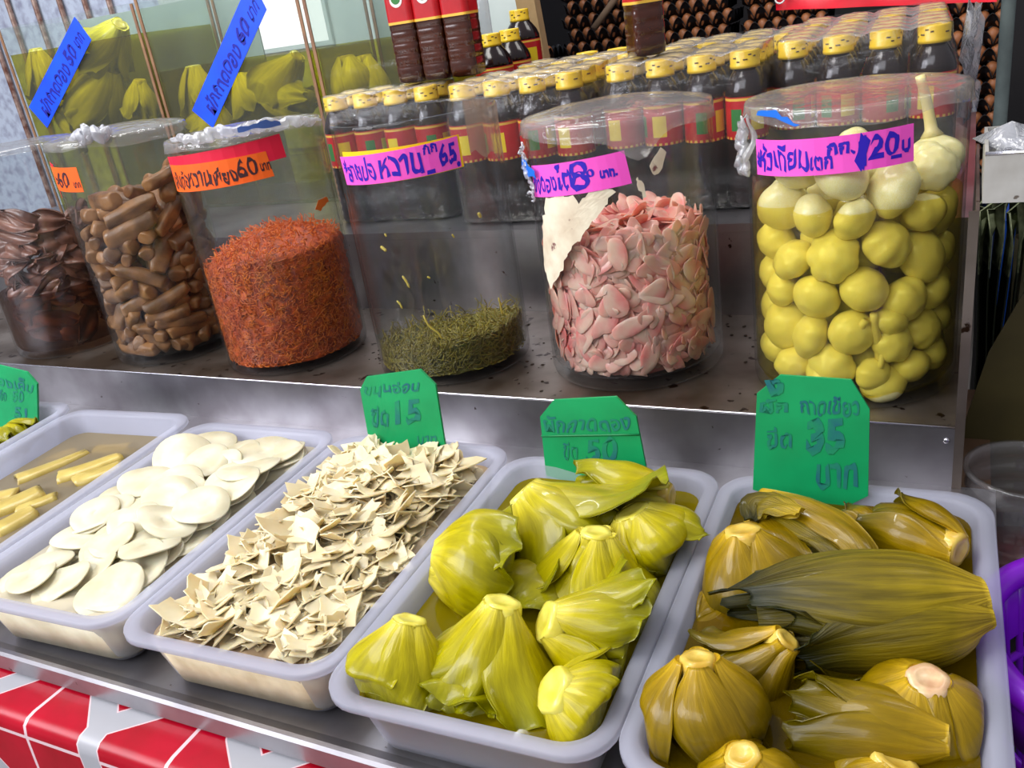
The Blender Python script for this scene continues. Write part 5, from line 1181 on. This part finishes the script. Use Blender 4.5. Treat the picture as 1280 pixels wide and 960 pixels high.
pv = MB(); pv.add(*box(-2.2, -1.02, WY-.006, WY-.004, H2+.01, 1.4)); 
struct(pv.build('wall_panel', WALLC, smooth=False))
wn.location.y -= .0065

# egg stacks
EGG = mat('brown_egg', srgb(188, 120, 76), srgb(162, 98, 58), 30, rough=.45, rnd=.10)
PULP = mat('black_tray', srgb(30, 32, 38), srgb(20, 22, 28), 20, rough=.5)
EP = .048
def egg_tray_mesh(nx=6, ny=4, q=6):
    nu, nv = nx*q+1, ny*q+1; P = np.zeros((nu, nv, 3))
    for i in range(nu):
        for j in range(nv):
            x, y = i/q, j/q; pk = (math.cos(math.pi*x)**2*math.cos(math.pi*y)**2)**.42; pit = math.sin(math.pi*x)**2*math.sin(math.pi*y)**2
            P[i, j] = ((x-nx/2)*EP, y*EP, .012+.037*pk-.010*pit)
    return solid_sheet(P, .0018)
em_ = egg_tray_mesh(); eggm = None; trm = None
V, F = lathe([(.0001, -.0275)]+[(.0212*math.cos(a)*(1-.10*math.sin(a)), .0275*math.sin(a)) for a in np.linspace(-1.45, 1.45, 12)]+[(.0001, .0275)], 20, False, False); egg_vf = (V, F)
def egg_stack(cx, y, z0, levels, where, cols=range(6), off=.010, rows=1, top=False, pitch=.0485):
    global eggm, trm
    for l in range(levels):
        dx = off*(1 if l % 2 else -1)+.003*math.sin(l*2.3+cx*9)
        if trm is None: trm = o = mk('egg_tray', em_[0], em_[1], PULP)
        else: o = trm.copy(); COL.objects.link(o)
        o.location = (cx+dx, y, z0+l*pitch); lvl = 'bottom' if l == 0 else ('top' if l == levels-1 else 'middle')
        tag(o, 'black egg tray, '+lvl+' of stack '+where, 'egg tray', 'black egg trays '+where)
        for c_ in cols:
            for r_ in range(rows):
                if eggm is None: eggm = e = mk('egg', egg_vf[0], egg_vf[1], EGG)
                else: e = eggm.copy(); COL.objects.link(e)
                e.location = (cx+dx+(c_-2.5)*EP, y+(r_+.56)*EP, z0+l*pitch+.0310); e.scale = (.92, .92, .94); e.rotation_euler = (rng.normal()*.06, rng.normal()*.06+math.pi, 0)
                tag(e, 'brown egg, '+lvl+' of stack '+where, 'egg', 'brown eggs '+where)
RACK = mat('dark_rack', srgb(44, 40, 42), srgb(30, 28, 30), 10, rough=.6)
def rack(name, x0, x1, y0, y1, z, label):
    t = thing(name, label, 'rack', ((x0+x1)/2, (y0+y1)/2, -.78)); cx, cy_ = (x0+x1)/2, (y0+y1)/2
    mk('rack_top', *box(x0-cx, x1-cx, y0-cy_, y1-cy_, z+.78-.03, z+.78), RACK, t, smooth=False)
    for a in (x0+.03, x1-.03):
        for b_ in (y0+.03, y1-.03): mk('leg', *box(a-cx-.02, a-cx+.02, b_-cy_-.02, b_-cy_+.02, 0, z+.78-.03), RACK, t, smooth=False)
rack('egg_rack', -2.2, -.42, 2.30, 2.80, .10, 'dark low rack under the egg stacks in the middle background')
xs_ = [-1.93, -1.58, -1.235, -.90, -.565]
for i, (xc, w_) in enumerate(zip(xs_, ['farthest left in the background', 'second from the left in the background', 'in the centre of the background', 'second from the right in the middle background', 'left of the red banner'])):
    egg_stack(xc, 2.42, .1005, 9 if i != 1 else 5, w_, rows=1)
rack('egg_rack', -.30, .16, 2.16, 2.62, -.19, 'dark low rack under the egg stack at the right photo edge')
pr_ = at_depth(1256, 80, 2.68)
egg_stack(pr_[0]-.148, 2.24, -.1895, 13, 'at the right photo edge', cols=(2, 3, 4, 5), off=.006)
# board, pole, banner
V, F = tube([at_depth(742, 36, 3.15), at_depth(775, -10, 3.15)], .012, 6); c0 = V.mean(0); tag(mk('wooden_batten', V-c0, F, mat('batten', srgb(120, 96, 74), rough=.8), loc=c0), 'brown batten leaning across the egg stacks in the background', 'batten')
pa, pb = at_depth(1264, -30, 2.6), at_depth(1250, 150, 2.6)
tag(mk('grey_pole', *tube([(pb[0], pb[1], z) for z in np.linspace(-.78, 1.2, 20)], .019, 14), mat('grey_paint', srgb(112, 124, 122), srgb(90, 100, 100), 14, rough=.5)), 'grey green upright pole at the right of the egg stack', 'pole')
BAN = mat('red_banner', srgb(226, 16, 44), srgb(206, 8, 34), 10, rough=.45)
by = 1.45; q = [at_y(970, 13, by), at_y(1246, 2, by)]; P = np.zeros((20, 6, 3))
for i in range(20):
    for j in range(6): s = i/19; P[i, j] = (q[0][0]+(q[1][0]-q[0][0])*s, by+.008*math.sin(i*.9), q[0][2]+(q[1][2]-q[0][2])*s+.06*j)
V, F = solid_sheet(P, .0015); bt = thing('red_banner', 'red banner hanging above the bottle packs at the top right', 'banner', (0, 0, 0)); bn = mk('cloth', V, F, BAN, bt)
mb = MB()
for cx_, cz_, r_ in ((.012, .026, .011), (.03, .045, .012)):
    t_ = np.linspace(0, 2*np.pi, 24); mb.add(*tube([(q[0][0]+cx_+r_*math.cos(a), by-.012, q[0][2]+cz_+r_*math.sin(a)) for a in t_], .0022, 6))
mb.build('writing', LWHT, bn)
mk('hanging_cord', *tube([(q[0][0]+.02, by, q[0][2]+.3), (q[0][0]+.02, by, 2.2)], .002, 6), RACK, bt); mk('hanging_cord', *tube([(q[1][0]-.02, by, q[1][2]+.3), (q[1][0]-.02, by, 2.2)], .002, 6), RACK, bt)
cb = at_depth(628, 30, 1.95); tag(mk('cardboard_sheet', *box(-.025, .02, 0, .03, 0, .30), mat('cardboard', srgb(186, 156, 112), srgb(170, 140, 98), 20, rough=.8), loc=(-.865, 1.02, H3B+.0005), rot=(R(0), R(-4), 0), smooth=False), 'tan cardboard strip standing behind the loose bottles', 'cardboard')

# ---------------------------------------------------------------- right-hand side
x0 = XR+.0045
bm = thing('steel_channel', 'open steel channel beside the garlic jar at the right photo edge', 'channel', (x0, 0, .303))
mb = MB(); yb = .135
for a in (box(0, .5, 0, .003, 0, .044), box(0, .5, yb, yb+.003, 0, .044), box(0, .5, .003, yb, 0, .003), box(0, .003, .003, yb, .003, .044)): mb.add(*a)
mb.build('trough', mat('dull_zinc', srgb(206, 204, 198), srgb(178, 174, 166), 22, rough=.5, metal=.35, specks=(srgb(110, 100, 90), 60, .68)), bm, smooth=False)
mk('rim', *tube([(s, .0015, .0445) for s in np.linspace(0, .5, 8)], .0022, 8), STEEL_EDGE, bm)
for xx in (.25, .46): mk('leg', *box(xx, xx+.012, .06, .072, -.4622, 0), STEEL_DIRTY, bm, smooth=False)
st = thing('side_table', 'dark side table below the right end of the stand', 'table', (.33, -.05, -.78))
mk('table_top', *box(-.26, .3, -.5, .75, .60, .62), RACK, st, smooth=False)
for a in (-.24, .28):
    for b_ in (-.48, .73): mk('leg', *box(a-.015, a+.015, b_-.015, b_+.015, 0, .60), RACK, st, smooth=False)
ZT = -.1595
SHEET = mat('dark_leaf_sheet', srgb(38, 46, 26), srgb(20, 26, 14), 26, rough=.5)
PALE = mat('pale_leaf_edge', srgb(150, 158, 120), srgb(60, 70, 40), 60, rough=.6)
g = np.random.default_rng(91)
for i in range(8):
    xx = .082+.0105*i; yy = .40-.004*i; P = np.zeros((8, 10, 3)); top = at_y(1220, 262, .36)[2]+.36*0+g.uniform(-.012, .012)-ZT
    for a in range(8):
        for b_ in range(10): P[a, b_] = (.010*math.sin(b_*.5+i)*.4+.006*g.normal()*(b_ > 8)-.07*(1-b_/9)*0+.004*math.sin(a+i), -.05+.10*a/7, top*b_/9+.008*g.normal()*(b_ == 9))
    V, F = solid_sheet(P, .0022); n_ = 80; mb = MB(); mb.V.append(V); mb.F += F; mb.M += [1 if min((f_ % n_) % 10 for f_ in f) >= 7 else 0 for f in F]; mb.U.append(np.zeros((len(V), 2))); mb.n = len(V)
    o = mb.build('leaf_sheet', [SHEET, PALE], loc=(xx-.056, yy, ZT)); tag(o, 'dark green folded leaf sheet standing upright under the steel channel', 'leaf sheet', 'dark leaf sheets under the channel')
W = np.array([at_y(u, v, .16) for u, v in [(1292, 345), (1236, 440), (1200, 545), (1204, 640), (1330, 640), (1340, 330)]]); c0 = W.mean(0); W = W-c0
tag(mk('dark_sheet', np.concatenate([W, W+np.array([0, .003, 0])]), [tuple(range(5, -1, -1)), tuple(range(6, 12))]+[(i, (i+1) % 6, 6+(i+1) % 6, 6+i) for i in range(6)], mat('olive_plastic', srgb(92, 82, 44), srgb(70, 62, 32), 8, rough=.45), loc=c0, smooth=False), 'dark olive plastic sheet slanting down at the right photo edge', 'plastic sheet')
# clear tub of red sauce
tp = at_y(1275, 600, .02); tb = thing('clear_tub', 'clear ribbed plastic tub with red contents beside the olive tray', 'tub', (tp[0]+.006, .02, ZT+.0005)); rt_ = .056; hh = .178
pr2 = [(.0001, 0), (rt_-.012, 0), (rt_-.008, .004)]
for i in range(6): z = .02+.026*i; pr2 += [(rt_-.004+.0006*i, z), (rt_-.001+.0006*i, z+.006), (rt_-.004+.0006*i, z+.012)]
pr2 += [(rt_, hh-.006), (rt_+.004, hh-.004), (rt_+.004, hh), (rt_-.001, hh)]
pr2 += [(r-.0015, z) for r, z in pr2[-4:1:-1]]+[(.0001, .0025)]
mk('body', *lathe(pr2, 48, False, False), glassy('clear_plastic', (.94, .94, .95, 1), gl=1, rough=.06, milk=.12, milkcol=(.6, .58, .6, 1), base_gl=.06), tb)
tag(mk('red_sauce', *lathe([(rt_-.016, 0), (rt_-.0135, .006), (rt_-.0075, .07), (.0001, .0715)], 40, True, False), mat('red_sauce', srgb(120, 22, 26), srgb(80, 10, 16), 40, rough=.3), loc=(tb.location.x, .02, ZT+.0048)), 'dark red sauce inside the clear ribbed tub', 'sauce', kind='stuff')
# purple basket
pc_ = at_z(1345, 800, .045); bk = thing('purple_basket', 'purple plastic basket at the right photo edge beside the olive tray', 'basket', (pc_[0]+.018, pc_[1], ZT+.0005)); PUR = mat('purple_plastic', srgb(132, 20, 200), srgb(116, 10, 184), 10, rough=.35, coat=.2); rb = .078; hb = .205
mk('rim', *tube([((rb+.001)*math.cos(a), (rb+.001)*1.25*math.sin(a), hb) for a in np.linspace(0, 2*np.pi, 60)], .0105, 12, False), PUR, bk)
for i in range(30):
    a = 2*np.pi*i/30; mk('slat', *tube([((rb*(.72+.28*s))*math.cos(a), (rb*(.72+.28*s))*1.25*math.sin(a), hb*s) for s in np.linspace(0.02, .99, 6)], .0032, 6), PUR, bk)
mk('rim_band', *loft([ringc(rb*(.72+.28*z/hb)+d, z, 48)*np.array([1, 1.25, 1])*np.array([1, 1, 1]) for z, d in ((hb-.055, -.001), (hb-.055, .003), (hb, .003), (hb, -.001), (hb-.055, -.001))]), PUR, bk)
for zz in (.06, .13): mk('hoop', *tube([(rb*(.72+.28*zz/hb)*math.cos(a), rb*(.72+.28*zz/hb)*1.25*math.sin(a), zz) for a in np.linspace(0, 2*np.pi, 50)], .0035, 8, False), PUR, bk)
mk('bottom', *loft([ringc(rb*.73, 0, 40)*np.array([1, 1.25, 1]), ringc(rb*.73, .004, 40)*np.array([1, 1.25, 1])], True, True, True), PUR, bk, smooth=False)
# blue crate, cup, bag
bc = at_y(1262, 282, .75); tag(mk('blue_crate', *box(-.02, .28, -.05, .12, -.14-bc[2]-.0, .022), mat('blue_plastic', srgb(10, 84, 190), rough=.45), loc=bc, smooth=False), 'blue plastic crate behind the dark leaf sheets', 'crate')
cp_ = at_y(1283, 300, .40); t = thing('paper_cup', 'pale cup at the right photo edge in front of the blue crate', 'cup', (cp_[0]+.012, .40, ZT+.0005)); hc = cp_[2]-ZT+.004
mk('body', *lathe([(.0001, 0), (.020, 0), (.026, hc), (.0245, hc), (.019, .003), (.0001, .003)], 30, False, False), mat('cup_card', srgb(216, 204, 160), rough=.6), t)
mb = MB(); g = np.random.default_rng(95); bgp = at_y(1262, 152, .09)
for i in range(3):
    P = np.zeros((9, 8, 3))
    for a in range(9):
        for b_ in range(8): P[a, b_] = (-.015+.012*i+.011*a+.006*g.normal(), -.03+.009*b_+.004*g.normal(), .0+.012*math.sin(a*.9+i*2)+.020*math.exp(-((b_-3.5)/2)**2)*(1+.4*math.sin(a*2+i))+.004*g.normal())
    P[..., 2] -= P[..., 2].min(); mb.add(*solid_sheet(P, .0004))
tag(mb.build('clear_bag', CRUMPLE, loc=(bgp[0], .075, .3068)), 'crumpled clear plastic bag lying in the steel channel', 'plastic bag')
# seeds and dirt crumbs on the first step
CRUMB = mat('dirt_crumb', srgb(44, 28, 14), rough=.9); g = np.random.default_rng(97); cm = None
for i in range(46):
    u, v = [(g.uniform(655, 700), g.uniform(300, 470)), (g.uniform(905, 945), g.uniform(400, 500)), (g.uniform(455, 480), g.uniform(430, 455)), (g.uniform(640, 690), g.uniform(430, 490))][i % 4]
    p = at_z(u, v, H+.0002)
    if not (.004 < p[1] < .30) or any(math.hypot(p[0]-a[0], p[1]-a[1]) < a[2]+.004 for a in JARS.values()): continue
    if cm is None: cm = o = mk('dirt_crumb', *lathe([(.0001, 0), (.0016, .0002), (.0019, .0008), (.001, .0015), (.0001, .0016)], 7, False, False), CRUMB)
    else: o = cm.copy(); COL.objects.link(o)
    o.location = p; s = g.uniform(.5, 1.5); o.scale = (s*g.uniform(.7, 1.8), s, s*.7); o.rotation_euler = (0, 0, g.uniform(0, 3)); tag(o, 'dark dirt crumb on the steel shelf between the jars', 'crumb', 'dirt crumbs on the shelf')
